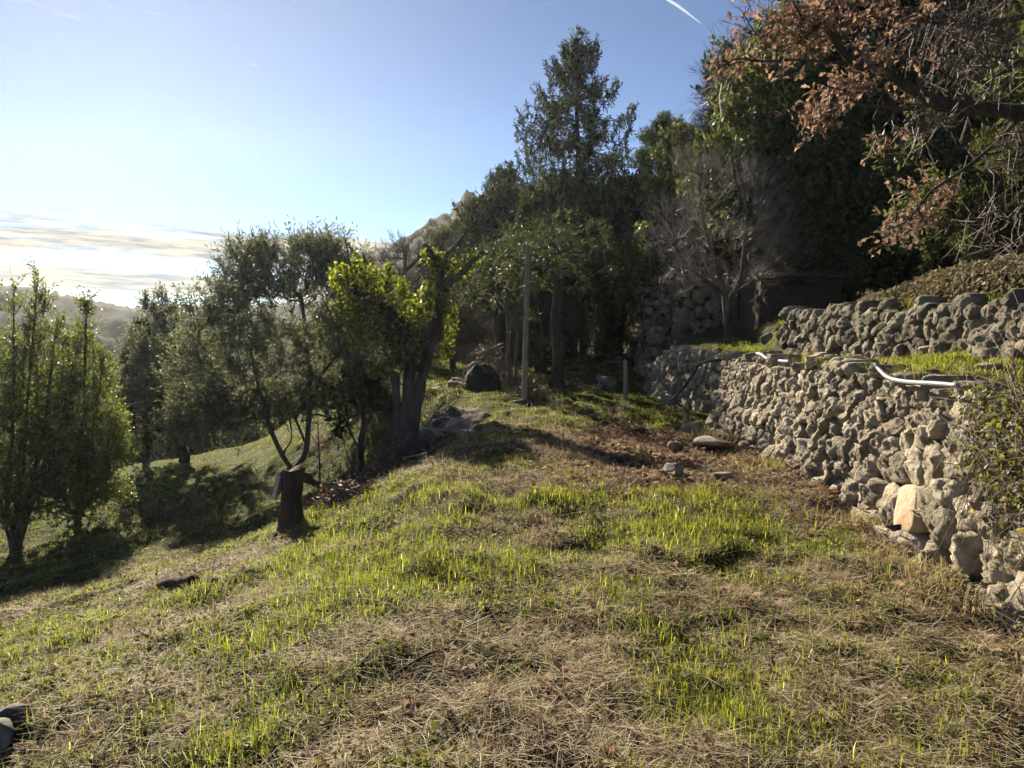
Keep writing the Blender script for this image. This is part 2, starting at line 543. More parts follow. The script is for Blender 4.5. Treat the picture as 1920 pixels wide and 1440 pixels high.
def build_far():
    # wooded mountain rising to the right of the valley
    def polar(name, az0, az1, daz, rs, hf, colf, label):
        az = np.arange(az0, az1, daz)
        A, Rr = np.meshgrid(np.radians(az), rs)
        X, Y = np.sin(A) * Rr, np.cos(A) * Rr
        Z = hf(np.degrees(A), Rr, X, Y)
        v = np.stack([X, Y, Z], -1).reshape(-1, 3)
        n, m = Z.shape
        i = np.arange(n * m).reshape(n, m)
        f = np.stack([i[:-1, :-1], i[:-1, 1:], i[1:, 1:], i[1:, :-1]], -1).reshape(-1, 4)
        me = make_mesh(name, v, [f], M['far'], colf(X, Y, Z).reshape(-1, 3), True)
        return tag(link(name, me), label, None, None, 'structure')

    def mtn(a, r, X, Y):
        el = interp(a, [-16, -13, -10.8, -8.5, -7, -5, -3.6, -2.6, 0, 4, 10, 30, 60], [-2.0, 0.6, 2.4, 3.9, 5.0, 6.2, 7.35, 7.1, 7.6, 8.5, 9, 9, 9])
        t = np.clip((r - 45) / (130 - 45), 0, 1)
        fine = (fbm(a * 1.3, a * 0, 5, 4) - 0.5) * 0.8 + (vnoise(a * 9, a * 0, 8) - 0.5) * 0.25 + np.exp(-((a + 3.3) / 0.6) ** 2) * 0.3
        top = EYE + 130 * np.tan(np.radians(el + fine * sstep(t, 0.86, 1.0)))
        z = -14 + (top + 14) * t ** 1.25
        z = np.where(r > 130, top - (r - 130) * 0.6, z)
        z = z + (fbm(X / 15, Y / 15, 31, 3) - 0.5) * 9 * t * (1 - t) * 2 + (fbm(X / 1.8, Y / 1.8, 33, 3) - 0.5) * .9 + (vnoise(X / .8, Y / .8, 34) - .5) * .35
        return z

    def mcol(X, Y, Z):
        t = fbm(X / 3, Y / 3, 71, 3)[..., None]
        rock = sstep(fbm(X / 11, Y / 11, 77, 4), 0.52, 0.62)[..., None]
        c = np.array([0.02, 0.024, 0.015]) * (0.4 + 1.3 * t)
        return c * (1 - rock) + np.array([0.045, 0.044, 0.038]) * (0.6 + 0.7 * t) * rock
    polar('mountain', -17, 40, 0.24, np.concatenate([np.linspace(42, 117, 60), np.linspace(118.5, 146, 30)]), mtn, mcol, 'rocky scrub covered mountain rising behind the spruce')

    def hills(a, r, X, Y):
        el = interp(a, [-60, -45, -36, -33, -30, -27.5, -25, -22, -18, -12, 0], [1.5, 1.2, 0.7, 0.35, -0.35, -0.95, -1.0, -0.95, -0.7, -0.4, -0.5])
        t = np.clip((r - 45) / (145 - 45), 0, 1)
        fine = (fbm(a * 0.9, a * 0, 15, 3) - 0.5) * 0.35 + (vnoise(a * 7, a * 0, 18) ** 2) * 0.26 + (vnoise(a * 17, a * 0, 19) - 0.5) * 0.16
        top = EYE + 145 * np.tan(np.radians(el + fine * sstep(t, 0.88, 1.0)))
        z = -22 + (top + 22) * sstep(t, 0.3, 1.0)
        z = np.where(r > 145, top - (r - 145) * 0.3, z)
        return z + ((fbm(X / 6, Y / 6, 35, 3) - 0.5) * 2.5 + (vnoise(X / 1.6, Y / 1.6, 36) - .5) * 1.2) * (1 - sstep(t, 0.85, 1))

    def hcol(X, Y, Z):
        t = fbm(X / 5, Y / 5, 73, 3)[..., None]
        return np.array([0.022, 0.027, 0.018]) * (0.5 + 1.0 * t)
    polar('hills', -52, 2, 0.2, np.concatenate([np.linspace(50, 138, 40), np.linspace(139.5, 153, 12), np.linspace(156, 165, 4)]), hills, hcol, 'dark wooded ridge across the valley under the bright horizon')


build_far()


def build_haze():
    x0, x1, y0, y1, z0, z1 = -150, 105, -14, 172, -48, 34
    v = [(x, y, z) for z in (z0, z1) for y in (y0, y1) for x in (x0, x1)]
    f = [(0, 2, 3, 1), (4, 5, 7, 6), (0, 1, 5, 4), (2, 6, 7, 3), (0, 4, 6, 2), (1, 3, 7, 5)]
    m, N, L, out = new_mat('haze')
    p = N.new('ShaderNodeVolumePrincipled')
    p.inputs['Color'].default_value = (0.80, 0.86, 0.92, 1)
    p.inputs['Density'].default_value = 0.00033
    p.inputs['Anisotropy'].default_value = 0.66
    L.new(p.outputs[0], out.inputs['Volume'])
    o = link('haze', make_mesh('haze', v, [np.array(f)], m))
    tag(o, 'thin bright haze in the air of the valley', None, None, 'stuff')


build_haze()

# ------------------------------------------------------------------ stone walls
def clip_poly(poly, nx, ny, c):
    out = []
    n = len(poly)
    for i in range(n):
        a = poly[i]; b = poly[(i + 1) % n]
        da = a[0] * nx + a[1] * ny - c; db = b[0] * nx + b[1] * ny - c
        if da <= 0: out.append(a)
        if (da < 0 < db) or (db < 0 < da):
            t = da / (da - db)
            out.append((a[0] + (b[0] - a[0]) * t, a[1] + (b[1] - a[1]) * t))
    return out


class Path:
    def __init__(self, pts):
        self.p = np.array(pts, float)
        d = np.linalg.norm(np.diff(self.p, axis=0), axis=1)
        self.s = np.concatenate([[0], np.cumsum(d)])
        self.len = self.s[-1]

    def at(self, s):
        return np.array([np.interp(s, self.s, self.p[:, 0]), np.interp(s, self.s, self.p[:, 1])])

    def normal(self, s):
        e = 0.12
        t = self.at(min(self.len, s + e)) - self.at(max(0, s - e))
        t = t / np.linalg.norm(t)
        return np.array([-t[1], t[0]])          # to the left of travel


def build_wall(label, pts, zb, zt, cw, ch, rng, batter=0.14, depth=0.30, na=22, special=None, jag=0.07, rough=1.0, group=None, mat='stone', thick=0.45):
    """dry stone wall along a ground path; the visible face is to the left of travel.
    every stone is its own closed, lumpy block cut from a Voronoi layout of the face"""
    path = Path(pts)
    c = path.at(path.len / 2)
    root = thing('stone_wall', label, 'wall', (c[0], c[1], zb(path.len / 2)), group)
    ox, oy, oz = root.location
    seeds = []
    hmax = max(zt(s) - zb(s) for s in np.linspace(0, path.len, 20)) + 0.12
    v = -0.10
    row = 0
    while v < hmax + 0.35:
        k = 1.25 - 0.55 * min(1, max(0, v) / hmax)
        rh = ch * k * rng.uniform(0.8, 1.2)
        s = -0.2 + rng.uniform(0, cw)
        while s < path.len + 0.2:
            w = cw * k * rng.choice([0.4, 0.55, 0.8, 1.0, 1.2, 1.5, 2.0])
            seeds.append((s + w / 2 + rng.uniform(-0.03, 0.03), v + rh / 2 + rng.uniform(-0.38, 0.38) * rh))
            s += w
        v += rh
        row += 1
    if special:
        seeds = [q for q in seeds if not any(abs(q[0] - sp[0]) < sp[2] * 0.75 and abs(q[1] - sp[1]) < sp[3] * 0.75 for sp in special)]
        for sp in special: seeds.append((sp[0], sp[1]))
    SA = np.array(seeds)
    count = 0
    for i, (s0, v0) in enumerate(seeds):
        if s0 < -0.02 or s0 > path.len + 0.02: continue
        top = zt(min(max(s0, 0), path.len)) - zb(min(max(s0, 0), path.len)) + rng.uniform(-jag, jag)
        if v0 > top: continue
        poly = [(s0 - 0.5, v0 - 0.4), (s0 + 0.5, v0 - 0.4), (s0 + 0.5, v0 + 0.4), (s0 - 0.5, v0 + 0.4)]
        dd = np.hypot(SA[:, 0] - s0, SA[:, 1] - v0)
        for j in np.argsort(dd)[1:22]:
            q = SA[j]
            nx, ny = q[0] - s0, q[1] - v0
            l = math.hypot(nx, ny)
            if l < 1e-6: continue
            poly = clip_poly(poly, nx / l, ny / l, (nx * (s0 + q[0]) / 2 + ny * (v0 + q[1]) / 2) / l - rng.uniform(-0.004, 0.004))
            if len(poly) < 3: break
        if len(poly) < 3: continue
        P = np.array(poly)
        cx, cy = P.mean(0)
        size = math.sqrt(max(1e-4, abs(0.5 * sum(P[k][0] * P[(k + 1) % len(P)][1] - P[(k + 1) % len(P)][0] * P[k][1] for k in range(len(P))))))
        if size < 0.035: continue
        th = np.linspace(0, 2 * math.pi, na, endpoint=False)
        rad = np.full(na, 9.0)
        for k in range(len(P)):
            a = P[k] - (cx, cy); b = P[(k + 1) % len(P)] - (cx, cy)
            e = b - a; l = np.linalg.norm(e)
            if l < 1e-6: continue
            n_ = np.array([e[1], -e[0]]) / l
            dist = a @ n_
            if dist < 0: n_, dist = -n_, -dist
            cs = np.cos(th) * n_[0] + np.sin(th) * n_[1]
            rad = np.where(cs > 1e-3, np.minimum(rad, dist / np.maximum(cs, 1e-3)), rad)
        for _ in range(2): rad = np.minimum(rad, 0.5 * rad + 0.25 * (np.roll(rad, 1) + np.roll(rad, -1)))
        sp = None
        if special:
            for q in special:
                if q[0] == s0 and q[1] == v0: sp = q
        flat = sp is not None
        bulge = (0.012 if flat else rng.uniform(0.10, 0.24) * size)
        off = (0.04 if flat else rng.uniform(-0.025, 0.035) * rough)
        tilt = (0, 0) if flat else (rng.uniform(-0.35, 0.35), rng.uniform(-0.45, 0.25))
        sd = rng.uniform(0, 900)
        pl = [(bulge, 0.0, 0.0)]
        if not flat:
            for _ in range(5):
                an = rng.uniform(0, 6.283); gm = rng.uniform(0.2, 0.9)
                pl.append((bulge * rng.uniform(1.0, 1.45) + 0.10 * size, math.cos(an) * gm, math.sin(an) * gm))
        rings = [(1.0, -depth), (1.03, -0.06), (1.0, 0.0), (0.97, 0.6), (0.90, 0.95), (0.70, 1.0), (0.46, 1.0), (0.22, 1.0)]
        pts3 = []
        n2 = path.normal(min(max(s0, 0), path.len))
        for (t, dep) in rings:
            for a in range(na):
                u = cx + math.cos(th[a]) * rad[a] * t; w = cy + math.sin(th[a]) * rad[a] * t
                if dep == -depth: q = -depth
                elif dep < 0: q = dep + off
                else: q = off + min(bulge * dep, min(b_ + gx * (u - cx) + gy * (w - cy) for b_, gx, gy in pl)) + (tilt[0] * (u - cx) + tilt[1] * (w - cy)) * (1 if not flat else 0)
                pts3.append((u, w, q))
        pts3.append((cx, cy, off + bulge))
        pts3.append((cx, cy, -depth))
        V = []
        cs_ = path.at(min(max(cx, 0), path.len))
        zc = zb(min(max(cx, 0), path.len))
        cen = np.array([cs_[0] - n2[0] * batter * cy, cs_[1] - n2[1] * batter * cy, zc + cy])
        amp = 0.003 if flat else rough * (0.11 * size + 0.011)
        for (u, w, q) in pts3:
            su = min(max(u, 0), path.len)
            b2 = path.at(su) + (u - su) * (path.at(path.len) - path.at(0)) / path.len
            if q > -depth + 1e-6:
                f1 = mnoise.noise(Vector((u * 5.5 + sd, w * 5.5, q * 5.5))) * amp * 0.7
                f2 = mnoise.noise(Vector((u * 14 + sd, w * 14, q * 14))) * amp * 0.95
                f3 = mnoise.noise(Vector((u * 34 + sd, w * 34, q * 34))) * amp * 0.95
                q = q + f1 + f2 + f3
                w = w + (f2 + f3) * 0.5; 
            o2 = q - batter * w
            V.append((b2[0] + n2[0] * o2 - cen[0], b2[1] + n2[1] * o2 - cen[1], zc + w - cen[2]))
        nr = len(rings)
        i0 = np.arange(na); i1 = (i0 + 1) % na
        F4 = [np.stack([r * na + i0, r * na + i1, (r + 1) * na + i1, (r + 1) * na + i0], -1) for r in range(nr - 1)]
        F3 = [np.stack([(nr - 1) * na + i0, (nr - 1) * na + i1, np.full(na, nr * na)], -1), np.stack([i1, i0, np.full(na, nr * na + 1)], -1)]
        mt = M[sp[4]] if sp else M[mat]
        me = make_mesh('stone', V, [np.concatenate(F4), np.concatenate(F3)], mt, None, True)
        o = link('stone', me, root, (cen[0] - ox, cen[1] - oy, cen[2] - oz))
        if sp and sp[4] == 'pale_stone': o['label'] = 'large pale flat-cut block at the foot of the wall'
        count += 1
    # earth core behind the stones
    ss = np.linspace(0, path.len, max(6, int(path.len / 0.25)))
    V = []
    for s in ss:
        p = path.at(s); n2 = path.normal(s)
        zb_, zt_ = zb(s) - 0.25, zt(s) - 0.06
        for (dz, q) in ((zb_, -0.07), (zt_, -0.07 - batter * (zt_ - zb_)), (zt_, -thick), (zb_, -thick)):
            V.append((p[0] + n2[0] * q - ox, p[1] + n2[1] * q - oy, dz - oz))
    F = []
    for k in range(len(ss) - 1):
        for a in range(4):
            b = (a + 1) % 4
            F.append((k * 4 + a, (k + 1) * 4 + a, (k + 1) * 4 + b, k * 4 + b))
    e = (len(ss) - 1) * 4
    F.append((0, 1, 2, 3)); F.append((e + 3, e + 2, e + 1, e))
    link('earth_core', make_mesh('earth_core', V, [np.array(F)], M['core']), root)
    return root, count


rng = random.Random(5)
lowpath = [(2.52, 2.7), (2.62, 4.0), (2.80, 5.5), (2.80, 8.6), (2.92, 11.05)]
LP = Path(lowpath)
zlow = lambda s: float(H0(np.array([LP.at(s)[0] - 0.35]), np.array([LP.at(s)[1]]))[0])
tlow = lambda s: float(wall_top(LP.at(s)[1])) + 0.02 * math.sin(s * 3.1) + 0.02 * math.sin(s * 7.7)
# path position of the pale block
wl, n1 = build_wall('long lit dry stone wall holding up the grassy terrace', lowpath, zlow, tlow, 0.18, 0.145, rng,
                    special=[(2.52, 0.17, 0.40, 0.30, 'pale_stone')])
seg2 = [(3.80, 11.25), (2.78, 14.0)]
P2 = Path(seg2)
w2, n2_ = build_wall('shaded stone wall face set back behind the hose', seg2, lambda s: -0.30, lambda s: float(wall_top(P2.at(s)[1])) + 0.0, 0.20, 0.15, rng, batter=0.10, rough=0.7)
seg2b = [(2.76, 14.08), (2.70, 15.6)]
w2b, n2b = build_wall('short sunlit end of the shaded wall, half under turf', seg2b, lambda s: -0.25, lambda s: 0.72 - 0.25 * s, 0.20, 0.16, rng, batter=0.1, rough=0.8)
seg3 = [(4.56, 5.2), (4.42, 7.0), (4.25, 12.3)]
P3 = Path(seg3)
z3 = lambda s: float(H0(np.array([P3.at(s)[0] - 0.25]), np.array([P3.at(s)[1]]))[0]) - 0.03
t3 = lambda s: float(wall2_top(P3.at(s)[1])) + 0.02 * math.sin(s * 4)
w3, n3 = build_wall('upper dry stone wall below the ivy bank', seg3, z3, t3, 0.20, 0.155, rng, batter=0.12, rough=0.75, mat='old_shaded_stone')
print('stones', n1, n2_, n2b, n3)

# ------------------------------------------------------------------ plant machinery
def rs(seed):
    return np.random.RandomState(seed)


def leaves_geo(P, D, U, L, W, C, fold=0.0, wide=0.5):
    """leaf = four-cornered blade: base, left, tip, right. P base (n,3), D direction, U rough up"""
    n = len(P)
    D = nrm(D)
    Sd = nrm(np.cross(D, U))
    Nn = np.cross(Sd, D)
    L = np.broadcast_to(np.asarray(L, float), (n,))[:, None]
    W = np.broadcast_to(np.asarray(W, float), (n,))[:, None]
    mid = P + D * L * wide + Nn * fold * L
    V = np.stack([P, mid - Sd * W * 0.5, P + D * L, mid + Sd * W * 0.5], 1).reshape(-1, 3)
    i = np.arange(n)[:, None] * 4
    F = np.concatenate([i, i + 1, i + 2, i + 3], 1)
    return V, F, np.repeat(C, 4, axis=0)


def lobed_geo(P, D, U, L, W, C, curl=0.25):
    """broad dead oak leaf: eight-point wavy outline in two halves, curled along the midrib"""
    n = len(P)
    D = nrm(D); Sd = nrm(np.cross(D, U)); Nn = np.cross(Sd, D)
    L = np.broadcast_to(np.asarray(L, float), (n,))[:, None]; W = np.broadcast_to(np.asarray(W, float), (n,))[:, None]
    prof = [(0.0, 0.0), (0.25, 0.55), (0.38, 0.30), (0.62, 1.0), (0.74, 0.5), (0.9, 0.55), (1.0, 0.0)]
    V = []
    for (t, w) in prof: V.append(P + D * L * t - Sd * W * w * 0.5 + Nn * (w * curl * W + 0.12 * L * math.sin(t * 3.1)))
    for (t, w) in prof[1:-1]: V.append(P + D * L * t + Sd * W * w * 0.5 + Nn * (w * curl * W + 0.12 * L * math.sin(t * 3.1)))
    V.append(P + D * L * 0.5 + Nn * 0.12 * L)
    k = len(V)
    V = np.stack(V, 1).reshape(-1, 3)
    o = np.arange(n)[:, None] * k
    ringi = [0, 1, 2, 3, 4, 5, 6, 11, 10, 9, 8, 7]
    F = np.concatenate([np.concatenate([o + ringi[a], o + ringi[(a + 1) % 12], o + 12], 1) for a in range(12)])
    return V, F, np.repeat(C, k, axis=0)


def twigs_geo(P0, P1, P2, r0, r2=None):
    """thin three-sided twigs, bent in the middle unless P1 is None"""
    n = len(P0)
    r0 = np.broadcast_to(np.asarray(r0, float), (n,))[:, None]
    r2 = r0 * 0.35 if r2 is None else np.broadcast_to(np.asarray(r2, float), (n,))[:, None]
    D = nrm(P2 - P0)
    ref = np.where(np.abs(D[:, 2:3]) > 0.9, np.array([[1.0, 0, 0]]), np.array([[0, 0, 1.0]]))
    A = nrm(np.cross(D, ref)); B = np.cross(D, A)
    rings = []
    st = [(P0, r0), (P2, r2)] if P1 is None else [(P0, r0), (P1, (r0 + r2) / 2), (P2, r2)]
    for P, r in st:
        for k in range(3):
            a = 2 * math.pi * k / 3
            rings.append(P + (A * math.cos(a) + B * math.sin(a)) * r)
    V = np.stack(rings, 1).reshape(-1, 3)
    o = np.arange(n)[:, None] * 3 * len(st)
    F = []
    for s in range(len(st) - 1):
        for k in range(3):
            k2 = (k + 1) % 3
            F.append(np.concatenate([o + s * 3 + k, o + s * 3 + k2, o + s * 3 + 3 + k2, o + s * 3 + 3 + k], 1))
    return V, np.concatenate(F)


def tubes_geo(polys, sides=7, lump=0.0, seed=0):
    Vs, Fs = [], []
    base = 0
    for pts, rad in polys:
        pts = np.asarray(pts, float); rad = np.asarray(rad, float)
        n = len(pts)
        if n < 2: continue
        T = np.gradient(pts, axis=0)
        T = nrm(T)
        ref = np.array([0, 0, 1.0]) if abs(T[0][2]) < 0.9 else np.array([1.0, 0, 0])
        A = nrm(np.cross(T, ref)); B = np.cross(T, A)
        th = np.linspace(0, 2 * math.pi, sides, endpoint=False)
        ring = pts[:, None, :] + (A[:, None, :] * np.cos(th)[None, :, None] + B[:, None, :] * np.sin(th)[None, :, None]) * rad[:, None, None]
        if lump:
            r_ = rs(seed + n)
            ring += (ring - pts[:, None, :]) * (r_.rand(n, sides, 1) - 0.5) * 2 * lump
        V = ring.reshape(-1, 3)
        i = base + np.arange(n * sides).reshape(n, sides)
        j = np.roll(i, -1, axis=1)
        F = np.stack([i[:-1], j[:-1], j[1:], i[1:]], -1).reshape(-1, 4)
        Vs.append(V); Fs.append(F)
        base += len(V)
        cap = np.array([pts[-1] + T[-1] * rad[-1] * 0.5])
        Vs.append(cap)
        Fs.append(np.stack([i[-1], j[-1], np.full(sides, base), np.full(sides, base)], -1))
        base += 1
    V = np.concatenate(Vs); F = np.concatenate(Fs)
    tri = F[:, 2] == F[:, 3]
    return V, [F[~tri], F[tri][:, :3]]


def curve_pts(pts, n):
    """smooth Catmull-Rom through control points"""
    p = np.asarray(pts, float)
    p = np.vstack([2 * p[0] - p[1], p, 2 * p[-1] - p[-2]])
    m = len(p) - 3
    out = []
    for t in np.linspace(0, m - 1e-6, n):
        i = int(t); f = t - i
        a, b, c, d = p[i], p[i + 1], p[i + 2], p[i + 3]
        out.append(0.5 * ((2 * b) + (-a + c) * f + (2 * a - 5 * b + 4 * c - d) * f * f + (-a + 3 * b - 3 * c + d) * f ** 3))
    return np.array(out)


def skeleton(trunks, targets, r, rbase, rtip=0.004, wander=0.16, rise=0.08, step=0.18, below=0.5):
    """grow branches from trunk polylines to every target point; radii follow the number of tips carried"""
    pos, par, br = [], [], []
    for tr in trunks:
        idx = []
        for k, p in enumerate(tr):
            if k == 0 and pos:
                d = np.linalg.norm(np.array(pos) - p, axis=1)
                j = int(np.argmin(d)); idx.append(j)
                if d[j] < 0.05: continue
                par.append(j)
            else:
                par.append(idx[-1] if idx else -1)
            pos.append(np.array(p, float)); idx.append(len(pos) - 1)
        br.append(idx)
    tr_n = len(pos)
    tp = np.array(pos)
    dmin = np.array([np.min(np.linalg.norm(tp - t, axis=1)) for t in targets])
    cap = 60000
    arr = np.zeros((cap, 3)); arr[:len(pos)] = tp; cnt = len(pos)
    tips = np.zeros(len(targets), int)
    for q in np.argsort(dmin):
        t = targets[q]
        df = arr[:cnt] - t
        d = np.sqrt((df ** 2).sum(1))
        cost = d + below * np.maximum(0, df[:, 2] + 0.35 * d)
        j = int(np.argmin(cost))
        a = arr[j]; L = d[j]
        n = max(2, int(L / step) + 1)
        w = (r.rand(3) - 0.5) * 2 * wander * L
        idx = [j]; p_ = j
        for k in range(1, n + 1):
            u = k / n
            p = a + (t - a) * u + w * math.sin(math.pi * u) + np.array([0, 0, rise * L * math.sin(math.pi * u)])
            if k < n: p = p + (r.rand(3) - 0.5) * 0.12 * L / n
            arr[cnt] = p; par.append(p_); p_ = cnt; idx.append(cnt); cnt += 1
        tips[q] = p_
        br.append(idx)
    c = np.zeros(cnt)
    c[tips] = 1
    for i in range(cnt - 1, 0, -1):
        if par[i] >= 0: c[par[i]] += c[i]
    c = np.maximum(c, 1)
    e = math.log(rbase / rtip) / math.log(max(2.0, c[0]))
    rad = rtip * c ** e
    polys = []
    for k, idx in enumerate(br):
        rr = rad[idx].copy()
        if k >= len(trunks) and len(rr) > 1: rr[0] = min(rr[0], rr[1] * 1.25)
        polys.append((arr[idx], rr))
    dirs = np.array([arr[t] - arr[par[t]] for t in tips])
    return polys, arr[tips], nrm(dirs), tips


def lobes_targets(lobes, r, bias=2.3):
    out = []
    for (c, rad, n) in lobes:
        v = nrm(r.randn(n, 3)) * (r.rand(n, 1) ** (1 / bias))
        out.append(np.array(c) + v * np.array(rad))
    return np.concatenate(out)


def foliage(tips, dirs, centre, r, ntw, tl, nl, L, W, cols, up=0.35, out=0.7, spread=0.9, droop=0.0, fold=0.05, wide=0.5, twig_r=0.0025, jit=0.25, lobed=False, leafang=0.9):
    """sprays of leafy twigs round each branch tip -> (leaf geometry, twig geometry)"""
    n = len(tips)
    o = nrm(tips - centre)
    B = np.repeat(tips, ntw, axis=0)
    D = np.repeat(nrm(dirs) * 0.5 + o * out, ntw, axis=0) + r.randn(n * ntw, 3) * spread * 0.55
    D[:, 2] += up
    D = nrm(D)
    ln = tl * (0.5 + 0.9 * r.rand(n * ntw, 1))
    P0 = B - D * ln * 0.15 + r.randn(n * ntw, 3) * 0.02
    P2 = P0 + D * ln + np.array([0, 0, -1.0]) * droop * ln
    P1 = (P0 + P2) / 2 + np.array([0, 0, 1.0]) * droop * ln * 0.3 + r.randn(n * ntw, 3) * 0.04 * ln
    tw = twigs_geo(P0, None, P2, twig_r)
    m = n * ntw * nl
    f = np.tile((np.arange(nl) + 0.6) / nl, n * ntw)[:, None] * 0.95 + 0.08 * r.rand(m, 1)
    a0 = np.repeat(P0, nl, 0); a1 = np.repeat(P1, nl, 0); a2 = np.repeat(P2, nl, 0)
    P = (1 - f) ** 2 * a0 + 2 * f * (1 - f) * a1 + f * f * a2
    td = np.repeat(nrm(P2 - P0), nl, 0)
    LD = nrm(td * (1 - 0.35 * leafang) + r.randn(m, 3) * leafang * 0.6)
    U = nrm(r.randn(m, 3) * 0.8 + np.array([0, 0, 1.0]))
    cols = np.asarray(cols, float)
    C = cols[r.randint(0, len(cols), m)] * (1 + jit * (r.rand(m, 1) - 0.5) * 2)
    Lr = L * (0.65 + 0.6 * r.rand(m)); Wr = W * (0.7 + 0.55 * r.rand(m))
    lf = lobed_geo(P, LD, U, Lr, Wr, C) if lobed else leaves_geo(P, LD, U, Lr, Wr, C, fold, wide)
    return lf, tw


def tri_count(fs):
    return sum(len(f) * (f.shape[1] - 2) for f in fs)


def assemble(name, label, cat, loc, wood, leaf, tw, bark, leafmat, twigmat=None, group=None, crown='crown', trunk='trunk', sides=7, rz=0.0):
    """a plant: Empty at its foot > trunk (> twigs), crown"""
    root = thing(name, label, cat, loc, group, rz)
    V, F = tubes_geo(wood, sides, 0.06, 3)
    t = link(trunk, make_mesh(trunk, V, F, M[bark], None, True), root)
    if tw is not None:
        link('sprays', make_mesh('sprays', tw[0], [tw[1]], M[twigmat or bark], None, True), t)['kind'] = 'stuff'
    if leaf is not None:
        link(crown, make_mesh(crown, leaf[0], [leaf[1]], M[leafmat], leaf[2], False), root)
    return root


def tag_mesh(me):
    return me


def dup(root, loc, rz, sc, label, group=None):
    c = root.copy(); COL.objects.link(c)
    c.location = loc; c.rotation_euler = (0, 0, rz)
    c.scale = sc if hasattr(sc, '__len__') else (sc, sc, sc)
    c['label'] = label
    if group: c['group'] = group
    for ch in list(root.children):
        k = ch.copy(); COL.objects.link(k); k.parent = c
        for g in list(ch.children):
            g2 = g.copy(); COL.objects.link(g2); g2.parent = k
    return c


OLIVE = [(0.11, 0.118, 0.085), (0.135, 0.142, 0.108), (0.09, 0.098, 0.068), (0.18, 0.187, 0.155)]
LAUREL = [(0.10, 0.112, 0.055), (0.13, 0.142, 0.07), (0.17, 0.178, 0.095)]
OAKG = [(0.072, 0.084, 0.044), (0.095, 0.105, 0.055), (0.06, 0.068, 0.037), (0.13, 0.132, 0.075)]
IVYG = [(0.15, 0.165, 0.045), (0.22, 0.215, 0.06), (0.10, 0.125, 0.035), (0.065, 0.08, 0.028)]
BROWN = [(0.25, 0.165, 0.13), (0.33, 0.235, 0.19), (0.17, 0.11, 0.085), (0.40, 0.29, 0.235), (0.22, 0.17, 0.10)]


def local(pts, base):
    return [np.array(p, float) - np.array(base, float) for p in pts]


# ---------------- main olive with several stems
def olive_main():
    r = rs(11)
    D = 12.4
    b = ground_at(550, 884); D = b.y
    base = np.array(b)
    tr = []
    tr.append(curve_pts([base, at(528, 850, D), at(505, 800, D - .1), at(488, 740, D - .2), at(470, 660, D - .1)], 14))
    tr.append(curve_pts([at(528, 850, D), at(547, 822, D + .1), at(540, 770, D + .15), at(530, 700, D + .3)], 10))
    tr.append(curve_pts([base, at(572, 850, D), at(578, 800, D), at(580, 730, D), at(575, 640, D + .1), at(565, 560, D + .1)], 14))
    tr.append(curve_pts([at(574, 835, D), at(556, 790, D + .1), at(535, 750, D + .2), at(525, 690, D + .3)], 9))
    tr.append(curve_pts([at(580, 730, D), at(620, 680, D - .2), at(665, 620, D - .2), at(690, 560, D)], 9))
    lob = []
    for (px, py, rx, rz_, n, dd) in [(420, 600, 65, 75, 60, 0), (385, 690, 60, 80, 60, .2), (470, 540, 65, 65, 66, .1), (560, 520, 75, 60, 74, 0),
                                     (640, 560, 70, 70, 60, -.1), (680, 640, 60, 80, 56, .1), (600, 640, 85, 75, 66, .3), (500, 660, 80, 70, 66, -.3),
                                     (440, 760, 80, 50, 100, .1), (520, 745, 70, 45, 70, .3), (600, 735, 75, 50, 76, .4), (675, 730, 65, 60, 76, .2), (470, 475, 40, 25, 26, 0), (590, 470, 60, 25, 34, .2), (370, 780, 55, 50, 60, .3), (645, 500, 40, 30, 20, .1)]:
        c = at(px, py, D + dd)
        s = D / FPX
        lob.append((np.array(c), (rx * s * 1.08, 0.75 * max(rx, rz_) * s + .25, rz_ * s), int(n * 1.3)))
    t = lobes_targets(lob, r)
    wood, tips, dirs, _ = skeleton([np.array(x) - base for x in tr], t - base, r, 0.075, 0.003, 0.14, 0.1)
    cen = np.array(at(530, 700, D)) - base
    lf, tw = foliage(tips, dirs, cen, r, 6, 0.44, 10, 0.095, 0.027, OLIVE, up=0.45, out=0.5, spread=1.2)
    assemble('olive_tree', 'large grey-green olive tree with several stems behind the stump', 'tree', base, wood, lf, tw, 'bark', 'olive')


olive_main()


def olive_far():
    r = rs(12)
    b = ground_at(345, 868); D = b.y; base = np.array(b)
    tr = [curve_pts([base, at(345, 850, D), at(322, 815, D), at(300, 798, D), at(255, 790, D)], 10),
          curve_pts([at(338, 838, D), at(345, 805, D), at(330, 780, D + .1), at(345, 740, D + .2), at(330, 690, D + .2)], 10),
          curve_pts([at(330, 780, D), at(300, 750, D), at(280, 700, D), at(285, 640, D)], 8)]
    lob = []
    s = D / FPX
    for (px, py, rx, rz_, n) in [(300, 650, 60, 60, 70), (350, 700, 60, 60, 60), (270, 730, 50, 50, 50), (300, 590, 35, 35, 30), (320, 770, 60, 25, 40), (385, 660, 45, 60, 40), (230, 800, 40, 25, 30)]:
        lob.append((np.array(at(px, py, D)), (rx * s, rx * s, rz_ * s), n))
    t = lobes_targets(lob, r)
    wood, tips, dirs, _ = skeleton([np.array(x) - base for x in tr], t - base, r, 0.14, 0.006, 0.2, 0.05)
    cen = np.array(at(310, 740, D)) - base
    lf, tw = foliage(tips, dirs, cen, r, 7, 0.4, 11, 0.11, 0.03, OLIVE, up=0.3, out=0.6)
    assemble('olive_tree', 'old gnarled olive tree with a low twisted trunk in the meadow', 'tree', base, wood, lf, tw, 'dark_bark', 'olive')


olive_far()


